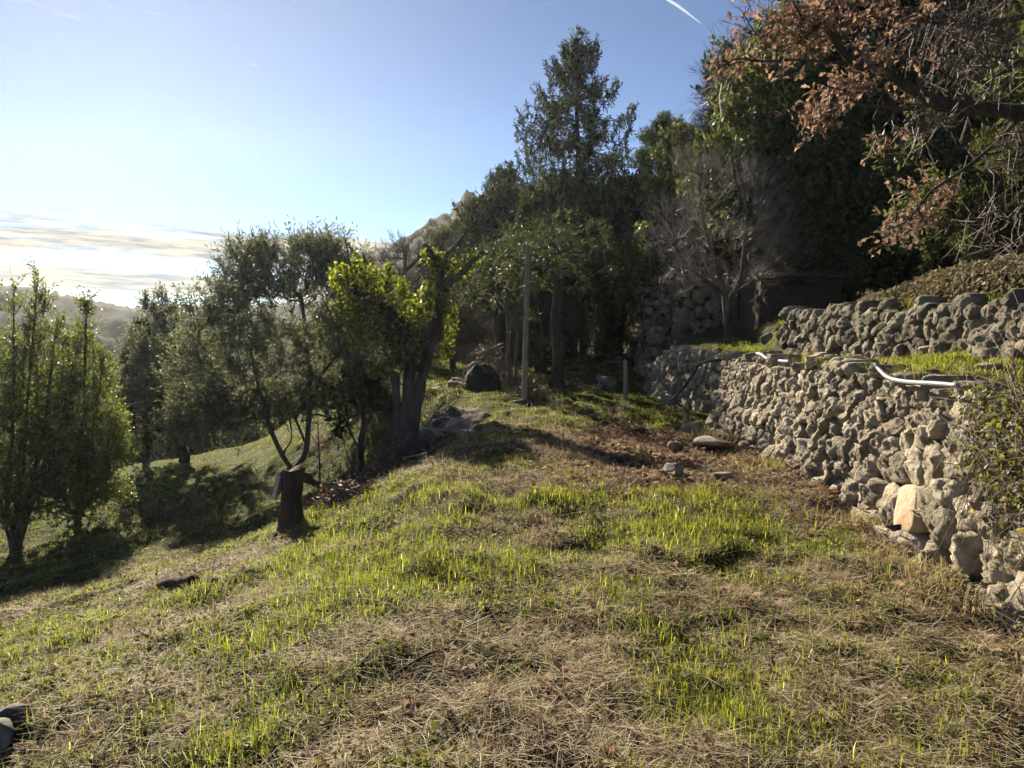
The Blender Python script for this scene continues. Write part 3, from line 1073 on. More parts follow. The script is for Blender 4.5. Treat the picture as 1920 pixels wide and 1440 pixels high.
# ---------------- tall glossy evergreen shrubs at the left
def tall_shrub(label, seed, bpx, bpy, cols, spires, D=None):
    r = rs(seed)
    b = ground_at(bpx, bpy); D = b.y; base = np.array(b)
    s = D / FPX
    tr = []; tg = []
    for (px, py, wid, lowpy, n) in spires:
        n = int(n * 0.78)
        n = int(n * 1.5)
        dd = r.uniform(-.5, .5)
        top = np.array(at(px, py, D + dd))
        mid = np.array(at(px + (bpx - px) * 0.35 + r.uniform(-6, 6), py + (bpy - py) * 0.5, D + dd * .6))
        tr.append(curve_pts([base + r.randn(3) * [.06, .06, 0], base * .6 + mid * .4 + r.randn(3) * .05, mid, top], 16))
        z = r.rand(n) ** 0.85
        w = np.clip((z * 1.5) ** 0.8, 0.12, 1.0) * wid * 1.15 * s
        a = r.rand(n) * 6.283
        q = np.sqrt(r.rand(n))
        zz = top[2] + (np.array(at(px, lowpy, D))[2] - top[2]) * z
        cx = top[0] + (mid[0] - top[0]) * np.clip(z * 1.3, 0, 1); cy = top[1] + (mid[1] - top[1]) * np.clip(z * 1.3, 0, 1)
        tg.append(np.stack([cx + np.cos(a) * q * w, cy + np.sin(a) * q * w, zz], 1))
    t = np.concatenate(tg)
    wood, tips, dirs, _ = skeleton([x - base for x in tr], t - base, r, 0.11, 0.004, 0.1, 0.0, 0.2, 1.0)
    cen = np.array([0, 0, (t[:, 2].mean() - base[2])])
    lf, tw = foliage(tips, dirs, cen, r, 5, 0.36, 8, 0.075, 0.032, cols, up=0.8, out=0.35, spread=1.0)
    return assemble('tall_shrub', label, 'shrub', base, wood, lf, tw, 'bark', 'laurel')


tall_shrub('tall glossy evergreen shrub cut by the left edge of the photo', 21, 28, 1035, LAUREL,
           [(26, 540, 50, 960, 90), (72, 512, 60, 960, 110), (108, 590, 60, 960, 80), (-25, 580, 60, 980, 70), (45, 640, 90, 985, 100), (-70, 560, 70, 970, 60), (135, 690, 70, 965, 80), (90, 740, 90, 980, 70)])
tall_shrub('glossy shrub with a single tall spire beside the leftmost shrub', 22, 140, 985, [(0.10, 0.12, 0.045), (0.13, 0.145, 0.06), (0.17, 0.18, 0.085)],
           [(163, 562, 40, 930, 90), (195, 670, 55, 945, 90), (128, 640, 50, 950, 70), (222, 770, 45, 950, 70), (165, 740, 75, 960, 90), (100, 740, 60, 965, 60)])


# ---------------- ivy clad pollard
def ivy_tree():
    r = rs(31)
    b = ground_at(762, 862); D = b.y; base = np.array(b)
    s = D / FPX
    T = []
    T.append((curve_pts([base + [-.05, 0, -.1], at(760, 800, D), at(765, 730, D), at(770, 660, D), at(745, 600, D - .1), at(700, 560, D - .15), at(660, 545, D - .2)], 22), 0.125, 0.045))
    T.append((curve_pts([at(770, 850, D), at(778, 770, D), at(795, 690, D + .1), at(815, 620, D + .15), at(825, 550, D + .2), at(822, 500, D + .2), at(795, 458, D + .2)], 22), 0.115, 0.05))
    T.append((curve_pts([at(748, 850, D), at(745, 790, D), at(742, 735, D), at(740, 700, D)], 10), 0.085, 0.07))
    T.append((curve_pts([at(824, 540, D + .2), at(850, 525, D + .1), at(885, 490, D), at(905, 470, D)], 10), 0.075, 0.035))
    T.append((curve_pts([at(822, 510, D + .2), at(845, 470, D + .2), at(868, 445, D + .2), at(885, 405, D + .2), at(893, 375, D + .2)], 12), 0.05, 0.008))
    T.append((curve_pts([at(835, 530, D + .2), at(858, 490, D + .3), at(872, 462, D + .3)], 8), 0.03, 0.012))
    T.append((curve_pts([at(667, 548, D - .2), at(658, 505, D - .2), at(650, 462, D - .2), at(643, 432, D - .2)], 8), 0.022, 0.005))
    T.append((curve_pts([at(655, 550, D - .2), at(648, 510, D - .2), at(646, 480, D - .2)], 6), 0.015, 0.005))
    wood = [(p, np.linspace(a, c, len(p)) * (1 + 0.15 * np.sin(np.arange(len(p)) * 1.7))) for p, a, c in T]
    for k in (0, 1, 2): wood[k][1][0:2] *= 1.25
    for k in range(70):
        p, a, c = T[r.randint(0, 6)]
        q = p[r.randint(len(p) // 3, len(p))]
        d = nrm(r.randn(3) + [0, 0, .7]); l = r.uniform(.2, .7)
        wood.append((np.array([q, q + d * l * .5 + r.randn(3) * .04, q + d * l]), np.array([.01, .006, .003])))
    wood = [(p - base, q) for p, q in wood]
    root = thing('ivy_clad_tree', 'old forked tree overgrown with sunlit yellow-green ivy', 'tree', base)
    V, F = tubes_geo(wood, 9, 0.08, 5)
    link('trunk', make_mesh('trunk', V, F, M['bark'], None, True), root)
    # ivy shoots: lit lobes
    P = []
    for (px, py, rx, ry, n, dd) in [(640, 520, 26, 30, 500, -.2), (690, 515, 45, 22, 800, -.2), (668, 490, 12, 22, 160, -.2), (728, 520, 12, 34, 420, -.1), (650, 575, 30, 35, 500, -.25), (700, 560, 40, 40, 700, -.1),
                                    (680, 625, 40, 40, 700, -.2), (735, 610, 40, 40, 700, 0), (755, 545, 14, 30, 420, 0), (785, 580, 26, 36, 700, .1), (800, 545, 12, 25, 250, .1), (712, 690, 26, 20, 420, -.25), (735, 670, 30, 40, 450, -.1),
                                    (845, 600, 14, 40, 420, .2), (838, 655, 16, 25, 300, .2), (805, 478, 22, 20, 220, .2), (830, 500, 26, 30, 400, .2), (860, 500, 30, 25, 200, .1), (770, 640, 26, 50, 700, .0), (825, 560, 22, 45, 600, .15), (890, 480, 16, 14, 90, 0)]:
        c = np.array(at(px, py, D + dd))
        n = int(n * .62)
        v = nrm(r.randn(n, 3)) * r.rand(n, 1) ** 0.45
        P.append(c + v * np.array([rx * s, 0.8 * rx * s + .08, ry * s]))
    P = np.concatenate(P) - base
    n = len(P)
    D_ = nrm(r.randn(n, 3) * 0.7 + [0.0, -0.15, -0.75])
    U = nrm(r.randn(n, 3) * 0.7 + [0.25, -0.7, 0.4])
    C = np.array(IVYG)[r.randint(0, 4, n)] * (0.8 + 0.5 * r.rand(n, 1))
    L = 0.058 * (0.5 + 0.9 * r.rand(n))
    lf = leaves_geo(P, D_, U, L, L * 0.9, C, 0.10, 0.4)
    link('ivy', make_mesh('ivy', lf[0], [lf[1]], M['ivy'], lf[2]), root)
    # the dead hanging mass inside
    n = 2600
    q = np.concatenate([wood[0][0][9:22], wood[1][0][8:20]])[r.randint(0, 25, n)] + r.randn(n, 3) * [.13, .13, .16]
    tw = twigs_geo(q, q + r.randn(n, 3) * .06 + [0, 0, -.06], q + r.randn(n, 3) * .1 + [0, 0, -.16], 0.004)
    link('sprays', make_mesh('sprays', tw[0], [tw[1]], M['dark_bark']), root)['kind'] = 'stuff'


ivy_tree()


# ---------------- generic evergreen oak prototypes (unit height 1)
def oak_proto(seed, cols, leafL, name='evergreen_oak', ncl=9, wspread=0.36, low=0.28, mat='oakleaf', nt=260, ntw=7, nl=8, tl=0.055):
    r = rs(seed)
    lob = []
    for k in range(ncl):
        a = r.rand() * 6.283; q = wspread * math.sqrt(r.rand()) * 1.05; z = low + (0.92 - low) * r.rand()
        q *= 1.0 - 0.6 * max(0, (z - 0.6) / 0.4)
        rr = r.uniform(0.12, 0.21)
        lob.append(((math.cos(a) * q, math.sin(a) * q, z), (rr, rr, rr * 0.75), int(nt * rr / 0.16 / ncl)))
    lob.append(((0, 0, 0.86), (0.15, 0.15, 0.12), int(nt / ncl)))
    t = lobes_targets(lob, r, 2.6)
    tr = [curve_pts([(0, 0, -0.06), (0.01, 0.01, 0.12), (-0.015, 0.02, 0.3), (0.02, -0.01, 0.5), (0.0, 0.0, 0.7)], 12)]
    wood, tips, dirs, _ = skeleton(tr, t, r, 0.032, 0.0016, 0.15, 0.06, 0.06, 0.7)
    lf, tw = foliage(tips, dirs, np.array([0, 0, .45]), r, ntw, tl, nl, leafL, leafL * 0.5, cols, up=0.35, out=0.55, twig_r=0.0009, spread=1.0)
    return wood, lf, tw


PROTO = {}


def place_tree(kind, px, top, D, label, wscale=1.0, rz=0.0, group=None, name='evergreen_oak', foot=None):
    """a tree whose crown tops out at photo pixel (px, top) when it stands D metres away"""
    tp = at(px, top, D)
    z0 = zat(tp.x, D) if foot is None else foot
    h = tp.z - z0
    k = PROTO[kind]
    loc = (tp.x, D, z0)
    if k[0] is None:
        wood, lf, tw, bark, lm = k[1]
        k[0] = assemble(name, label, 'tree', loc, wood, lf, tw, bark, lm)
        k[0].rotation_euler = (0, 0, rz); k[0].scale = (h * wscale, h * wscale, h)
        if group: k[0]['group'] = group
        return k[0]
    return dup(k[0], loc, rz, (h * wscale, h * wscale, h), label, group)


PROTO['a'] = [None, oak_proto(101, OAKG, 0.026, nt=380) + ('dark_bark', 'oakleaf')]
PROTO['b'] = [None, oak_proto(102, OAKG + [(0.06, 0.075, 0.028)], 0.025, nt=400, ncl=12, wspread=0.42, low=0.2) + ('dark_bark', 'oakleaf')]
PROTO['c'] = [None, oak_proto(103, [(0.075, 0.085, 0.028), (0.10, 0.105, 0.035), (0.055, 0.065, 0.024), (0.12, 0.115, 0.045)], 0.028, nt=360, ncl=10, wspread=0.45, low=0.12) + ('dark_bark', 'oakleaf')]
PROTO['e'] = [None, oak_proto(105, [(0.042, 0.052, 0.032), (0.055, 0.065, 0.04), (0.034, 0.042, 0.026)], 0.030, ncl=14, wspread=0.30, low=0.1, nt=420, ntw=6, nl=9, tl=0.07) + ('dark_bark', 'needle')]
PROTO['d'] = [None, oak_proto(104, OAKG, 0.026, nt=420, ncl=14, wspread=0.40, low=0.1) + ('dark_bark', 'oakleaf')]

place_tree('a', 1452, 95, 20, 'dark evergreen oak beside the bare black tree', 0.9, 0.3)
place_tree('b', 1530, 20, 18, 'tall dark evergreen oak behind the brown-leaved branch', 0.85, 1.3)
place_tree('a', 1635, -70, 17.5, 'evergreen oak crown behind the forking limb of the brown oak', 0.85, 2.4)
place_tree('b', 1745, -90, 16.5, 'evergreen oak on the slope above the ivy bank', 0.85, 3.6)
place_tree('a', 1870, -110, 15.5, 'evergreen oak filling the upper right corner', 0.9, 4.4)
place_tree('d', 1985, -60, 12.5, 'evergreen oak half outside the right edge', 0.9, 0.9)
place_tree('d', 1475, 300, 20.5, 'low evergreen oak just behind the tiled shed roof', 1.3, 0.2)
place_tree('b', 1590, 255, 20.0, 'rounded evergreen oak above the end of the tiled roof', 1.2, 5.2)
place_tree('d', 1695, 290, 16.5, 'dense dark oak scrub behind the ivy bank', 1.35, 2.2)
place_tree('d', 1805, 320, 14.4, 'dark scrub oak at the top of the ivy bank', 1.3, 4.1)
place_tree('c', 1875, 235, 11.0, 'yellow-green sunlit shrub tree near the right edge', 0.85, 1.1)
place_tree('a', 1330, 235, 24, 'round evergreen oak between the pine and the bare black tree', 1.0, 4.0)
place_tree('c', 1235, 330, 21.5, 'sunlit pale green tree growing over the ruined hut', 0.7, 2.0)
place_tree('e', 930, 345, 25, 'evergreen tree at the left flank of the tall spruce', 0.75, 1.9)
place_tree('e', 1052, 400, 21.5, 'dark evergreen crown right behind the pole top', 1.0, 1.0)
place_tree('e', 1010, 345, 23, 'dark evergreen tree in front of the tall spruce', 0.75, 3.9)
place_tree('e', 1100, 330, 23.5, 'dense dark evergreen below the tall spruce', 0.75, 5.0)
place_tree('e', 1172, 335, 26, 'dark evergreen tree at the right flank of the spruce', 0.7, 0.6)
place_tree('e', 1140, 440, 25, 'low dark evergreen bush at the end of the grass track', 0.9, 2.9)
place_tree('e', 985, 470, 23, 'dark bushy evergreen behind the pole', 0.9, 3.3)
place_tree('a', 858, 425, 34, 'rounded pine-like tree against the mountain slope', 0.8, 2.0)
place_tree('d', 770, 520, 27, 'hazy bushy evergreen below the mountain slope', 1.1, 0.7)
place_tree('b', 700, 545, 30, 'hazy evergreen behind the sunlit ivy', 1.0, 2.7)
place_tree('d', 880, 560, 24, 'dark evergreen shrub behind the netting dome', 1.2, 5.7)
for k, (px, tp, D, kd, lab) in enumerate([
        (215, 650, 38, 'b', 'hazy round evergreen in the valley right of the spired shrub'), (268, 640, 44, 'd', 'hazy evergreen in the valley behind the cypress tip'),
        (118, 648, 40, 'd', 'hazy evergreen in the valley between the two tall shrubs'), (30, 640, 46, 'b', 'hazy evergreen seen through the leftmost shrub'),
        (330, 635, 36, 'd', 'hazy evergreen beyond the gnarled olive crown'), (395, 640, 42, 'b', 'hazy evergreen at the left rim of the large olive'),
        (470, 640, 34, 'd', 'hazy evergreen seen through the stems of the large olive'), (600, 620, 33, 'd', 'hazy evergreen beyond the bare sapling'),
        (660, 615, 38, 'b', 'hazy evergreen beyond the small broad-leaved tree')]):
    place_tree(kd, px, tp, D, lab, 0.6, k * 1.7, 'trees of the wood below the meadow')


def cypress():
    r = rs(61)
    b = ground_at(262, 880); D = 21.0
    tp = at(264, 610, D); base = np.array([tp.x, D, zat(tp.x, D)])
    h = tp.z - base[2]
    z = r.rand(420) ** 0.8
    w = 0.02 + 0.17 * np.sin(np.clip((1 - z) * 2.2, 0, 1.57)) * (0.6 + 0.4 * r.rand(420))
    a = r.rand(420) * 6.283
    t = np.stack([np.cos(a) * w * h, np.sin(a) * w * h, (0.1 + 0.88 * z) * h], 1)
    wood, tips, dirs, _ = skeleton([curve_pts([(0, 0, -.2), (0, 0, .4 * h), (0, 0, .97 * h)], 14)], t, r, 0.1, 0.004, 0.08, 0.0, 0.2, 1.4)
    lf, tw = foliage(tips, dirs, np.array([0, 0, .5 * h]), r, 6, 0.3, 8, 0.10, 0.03, [(0.022, 0.032, 0.018), (0.03, 0.04, 0.02)], up=1.4, out=0.3, spread=0.5)
    assemble('cypress_tree', 'dark narrow cypress behind the gnarled olive', 'tree', base, wood, lf, tw, 'dark_bark', 'needle')


cypress()


# ---------------- spruces
def spruce_geo(h, seed, wid=0.24, crown_low=0.1, leaders=4):
    r = rs(seed)
    wood = [(curve_pts([(0, 0, -0.3), (0.02 * h, 0, 0.4 * h), (0.0, 0.01 * h, 0.8 * h), (0.01 * h, 0, h)], 20), np.linspace(0.018 * h, 0.004, 20))]
    TP, TD, TL = [], [], []
    for k in range(leaders):
        q = np.array([0, 0, h * r.uniform(0.86, 0.93)]); d = r.randn(2) * 0.02 * h
        e = q + [d[0], d[1], h * r.uniform(0.06, 0.10)]
        wood.append((np.array([q, (q + e) / 2 + [d[0] * .3, d[1] * .3, 0], e]), np.array([.02, .012, .004])))
        for m in range(16):
            p = q + (e - q) * r.uniform(.1, 1); TP.append(p); TD.append(nrm(r.randn(3) * [1, 1, .4] + [0, 0, .9])); TL.append(r.uniform(.1, .28))
    z = crown_low
    while z < 0.96:
        nb = r.randint(4, 7)
        f = (1 - z) / (1 - crown_low)
        for b in range(nb):
            a = r.rand() * 6.283
            ln = h * wid * (f ** 0.8) * r.uniform(0.45, 1.2) + 0.15
            zz = (z + r.uniform(-.012, .012)) * h
            dx, dy = math.cos(a), math.sin(a)
            dr = -0.10 - 0.25 * f
            p0 = np.array([0.01 * h * math.sin(z * 3), 0, zz])
            pts = curve_pts([p0, p0 + [dx * ln * .45, dy * ln * .45, ln * dr * .5], p0 + [dx * ln * .8, dy * ln * .8, ln * dr * .75], p0 + [dx * ln, dy * ln, ln * (dr * .75 + .22)]], 9)
            wood.append((pts, np.linspace(0.022 * f + .008, .004, 9)))
            m = int(8 + ln * 17)
            for u in r.rand(m) ** 0.7:
                i = u * 7.999; j = int(i); p = pts[j] + (pts[j + 1] - pts[j]) * (i - j)
                tdir = nrm(pts[j + 1] - pts[j])
                side = np.array([-dy, dx, 0]) * r.choice([-1, 1])
                hang = r.rand() < 0.72
                d = nrm(tdir * .3 + side * r.uniform(.1, .6) + [0, 0, -1.0] if hang else tdir * .9 + side * .7 + [0, 0, .5])
                l = (r.uniform(.15, .5) * (0.5 + f) if hang else r.uniform(.12, .32))
                TP.append(p); TD.append(d); TL.append(l)
            # upright tip
            for _ in range(3):
                TP.append(pts[-1] - nrm(pts[-1] - pts[-2]) * r.uniform(0, .15)); TD.append(nrm(np.array([dx, dy, 0]) * r.uniform(.2, .8) + [0, 0, .9] + r.randn(3) * .35)); TL.append(r.uniform(.12, .34))
        z += r.uniform(0.014, 0.024)
    TP, TD, TL = np.array(TP), np.array(TD), np.array(TL)[:, None]
    n = len(TP)
    tw = twigs_geo(TP, None, TP + TD * TL, 0.006)
    k = 7
    f = np.tile((np.arange(k) + .3) / k, n)[:, None] + r.rand(n * k, 1) * .1
    P = np.repeat(TP, k, 0) + np.repeat(TD * TL, k, 0) * f
    Dd = nrm(np.repeat(TD, k, 0) * .8 + r.randn(n * k, 3) * .55)
    U = nrm(r.randn(n * k, 3))
    C = np.array([(0.030, 0.042, 0.022), (0.042, 0.055, 0.028), (0.055, 0.068, 0.034)])[r.randint(0, 3, n * k)]
    lf = leaves_geo(P, Dd, U, 0.135, 0.036, C, 0.0, 0.4)
    return wood, lf, tw


def spruce(label, px, top, D, seed, wid, low, rz=0, leaders=4):
    tp = at(px, top, D)
    z0 = zat(tp.x, D)
    h = tp.z - z0
    wood, lf, tw = spruce_geo(h, seed, wid, low, leaders)
    return assemble('spruce_tree', label, 'tree', (tp.x, D, z0), wood, lf, tw, 'dark_bark', 'needle', rz=rz, sides=6), h


tall_spruce, SPRUCE_H = spruce('tall spruce towering over the middle of the grove', 1085, 58, 26, 71, 0.40, 0.06, leaders=7)
tp_ = at(948, 302, 27)
z0_ = zat(tp_.x, 27)
k_ = (tp_.z - z0_) / SPRUCE_H
dup(tall_spruce, (tp_.x, 27, z0_), 2.0, (k_ * 1.1, k_ * 1.1, k_), 'smaller spruce to the left of the tall spruce')


def pine():
    r = rs(81)
    D = 34
    tp = at(1248, 216, D); base = np.array([tp.x, D, zat(tp.x, D)]); h = tp.z - base[2]
    s = D / FPX
    lob = [(np.array(at(px, py, D)) - base, (rx * s, rx * s, ry * s), n) for (px, py, rx, ry, n) in [(1248, 240, 26, 20, 50), (1225, 262, 22, 16, 36), (1272, 262, 24, 18, 40), (1245, 285, 40, 22, 60), (1205, 300, 24, 14, 30), (1285, 300, 24, 16, 30), (1240, 320, 50, 22, 60)]]
    t = lobes_targets(lob, r)
    wood, tips, dirs, _ = skeleton([curve_pts([(0, 0, -.3), (.1, 0, .5 * h), (0, .1, .85 * h)], 12)], t, r, 0.17, 0.008, 0.15, 0.08, 0.3)
    lf, tw = foliage(tips, dirs, np.array([0, 0, .7 * h]), r, 7, 0.28, 10, 0.17, 0.024, [(0.06, 0.085, 0.032), (0.085, 0.105, 0.04), (0.045, 0.06, 0.028)], up=0.9, out=0.4)
    assemble('pine_tree', 'round-topped green pine standing against the sky', 'tree', base, wood, lf, tw, 'dark_bark', 'needle')


pine()


# ---------------- bare trees
def bare_tree(name, label, trunks, lobes, seed, D, rbase, rtip, ntw, tl, bark, twigmat, up=0.3, leaf=None, wander=0.2, base=None, spread=1.0, twr=0.0028, levels=2, rise=.08):
    r = rs(seed)
    s = D / FPX
    tr = [curve_pts([np.array(at(*p)) if len(p) == 3 and not isinstance(p, np.ndarray) else p for p in t], n) for t, n in trunks]
    b = tr[0][0].copy() if base is None else np.array(base)
    lob = [(np.array(at(px, py, D + dd)) - b, (rx * s, max(rx, ry) * .8 * s, ry * s), n) for (px, py, rx, ry, n, dd) in lobes]
    t = lobes_targets(lob, r, 2.0)
    wood, tips, dirs, _ = skeleton([x - b for x in tr], t, r, rbase, rtip, wander, rise, 0.12, 0.7)
    cen = t.mean(0)
    n = len(tips)
    P0s, P1s, P2s = [], [], []
    base_p, base_d, l = tips, dirs, tl
    for lev in range(levels):
        m = ntw
        B = np.repeat(base_p, m, 0); Dd = np.repeat(base_d, m, 0)
        d = nrm(Dd * .8 + nrm(B - cen) * .25 + r.randn(len(B), 3) * .5 * spread + [0, 0, up])
        ln = l * (0.4 + r.rand(len(B), 1))
        P0 = B - Dd * r.rand(len(B), 1) * l * .6
        P2 = P0 + d * ln
        P1 = (P0 + P2) / 2 + r.randn(len(B), 3) * .07 * ln
        P0s.append(P0); P1s.append(P1); P2s.append(P2)
        base_p, base_d, l = P2, d, l * .65
        if lev == 0:
            base_p = P1 + (P2 - P1) * r.rand(len(P1), 1)
    C_ = np.concatenate(P2s)
    g = [twigs_geo(P0s[0], P1s[0], P2s[0], twr)] + [twigs_geo(a, None, c, twr * .7) for a, c in zip(P0s[1:], P2s[1:])]
    fo, vs, fs = 0, [], []
    for v_, f_ in g:
        vs.append(v_); fs.append(f_ + fo); fo += len(v_)
    tw = (np.concatenate(vs), np.concatenate(fs))
    lf = None
    if leaf:
        k, L, W, cols, mt = leaf
        idx = r.randint(0, len(C_), k)
        Dl = nrm(r.randn(k, 3) + [0, 0, -.3])
        lf = leaves_geo(C_[idx], Dl, nrm(r.randn(k, 3)), L, W, np.array(cols)[r.randint(0, len(cols), k)] * (.8 + .4 * r.rand(k, 1)), .1)
    return assemble(name, label, 'tree', b, wood, lf, tw, bark, leaf[4] if leaf else 'oakleaf', twigmat)


b = ground_at(1366, 634)
Dt = b.y
bare_tree('bare_fruit_tree', 'leafless many-branched fruit tree on the upper terrace', [
    ([np.array(b) + [0, 0, -.1], (1362, 590, Dt), (1358, 550, Dt), (1340, 490, Dt - .1), (1320, 420, Dt - .1), (1310, 350, Dt)], 16),
    ([(1360, 570, Dt), (1385, 530, Dt), (1395, 470, Dt + .1), (1400, 400, Dt + .1), (1392, 330, Dt + .1)], 12),
    ([(1358, 555, Dt), (1330, 530, Dt - .2), (1290, 500, Dt - .3), (1260, 450, Dt - .3)], 9),
    ([(1365, 560, Dt), (1420, 520, Dt + .2), (1470, 480, Dt + .2), (1500, 450, Dt + .2)], 9)],
    [(1320, 360, 60, 60, 40, 0), (1400, 350, 60, 55, 36, .1), (1260, 440, 55, 60, 36, -.2), (1340, 450, 80, 60, 44, 0), (1435, 430, 60, 60, 40, .2), (1290, 510, 55, 40, 26, -.3), (1410, 515, 60, 40, 26, .1), (1475, 470, 45, 40, 20, .2), (1300, 310, 50, 25, 16, 0)],
    91, Dt, 0.075, 0.005, 4, 0.40, 'bark', 'twig', up=0.6, twr=0.0036, spread=.9, wander=.28)
Dk = 18.5
zb_ = zat(at(1388, 300, Dk).x, Dk)
bare_tree('bare_tree', 'black leafless tree with curving trunk against the sky', [
    ([np.array([at(1392, 300, Dk).x, Dk, zb_ - .1]), (1390, 400, Dk), (1388, 300, Dk), (1384, 260, Dk), (1398, 225, Dk), (1396, 190, Dk), (1380, 155, Dk), (1376, 125, Dk)], 22),
    ([(1390, 248, Dk), (1412, 235, Dk), (1430, 236, Dk)], 6), ([(1398, 222, Dk), (1412, 210, Dk), (1420, 205, Dk)], 5), ([(1396, 195, Dk), (1370, 180, Dk), (1345, 172, Dk), (1325, 165, Dk)], 7), ([(1388, 255, Dk), (1370, 245, Dk), (1352, 240, Dk)], 5)],
    [(1345, 160, 32, 40, 40, 0), (1385, 115, 45, 30, 50, 0), (1400, 160, 28, 30, 30, .1), (1345, 215, 30, 24, 30, 0), (1420, 110, 25, 30, 25, .2), (1330, 250, 30, 24, 24, 0), (1310, 270, 25, 25, 18, 0)],
    92, Dk, 0.13, 0.006, 5, 0.4, 'dark_bark', 'dark_bark', up=0.2, twr=0.0045)
Dm = 21
bare_tree('bare_tree', 'pale leafless tree with knobbly twigs before the mountain', [
    ([np.array([at(745, 560, Dm).x, Dm, zat(at(745, 560, Dm).x, Dm)]), (750, 600, Dm), (752, 540, Dm), (760, 500, Dm), (757, 465, Dm)], 12),
    ([(752, 540, Dm), (735, 505, Dm), (720, 490, Dm)], 6), ([(757, 510, Dm), (780, 490, Dm), (790, 470, Dm)], 6)],
    [(757, 470, 30, 22, 26, 0), (725, 485, 26, 18, 20, 0), (785, 480, 24, 24, 20, 0), (740, 530, 40, 30, 30, 0), (790, 530, 30, 30, 24, .3)],
    93, Dm, 0.11, 0.012, 4, 0.34, 'bark', 'twig', up=0.25, twr=0.006)
De = 19
px, tp, hw = 905, 560, 60
zz = zat(at(px, 690, De).x, De)
thick = bare_tree('bare_tree', 'grey leafless thicket tree left of the pole', [([np.array([at(px, 690, De).x, De, zz - .1]), (px + 6, 660, De), (px - 4, 620, De), (px + 8, tp + 30, De)], 10), ([(px, 650, De), (px + 30, 610, De), (px + 36, 570, De)], 7), ([(px, 650, De), (px - 30, 615, De), (px - 32, 580, De)], 7)],
                  [(px, tp + 20, hw * .7, 40, 40, 0), (px - 25, tp + 60, hw * .7, 40, 40, .3), (px + 25, tp + 50, hw * .7, 45, 40, -.2), (px, tp + 90, hw, 30, 36, 0)],
                  94, De, 0.09, 0.006, 6, 0.42, 'bark', 'red_twig', up=0.0, twr=0.004)
for px, D_, sc, rz, lab in ((850, 20, 1.0, 2.1, 'grey leafless tree behind the ivy clad fork'), (962, 20.5, 1.5, 4.0, 'tangled leafless tree behind the top of the pole'), (735, 22, 1.3, 3.0, 'leafless tree in haze behind the left ivy lobe')):
    dup(thick, on(at(px, 690, D_).x, D_, -.1), rz, sc, lab)


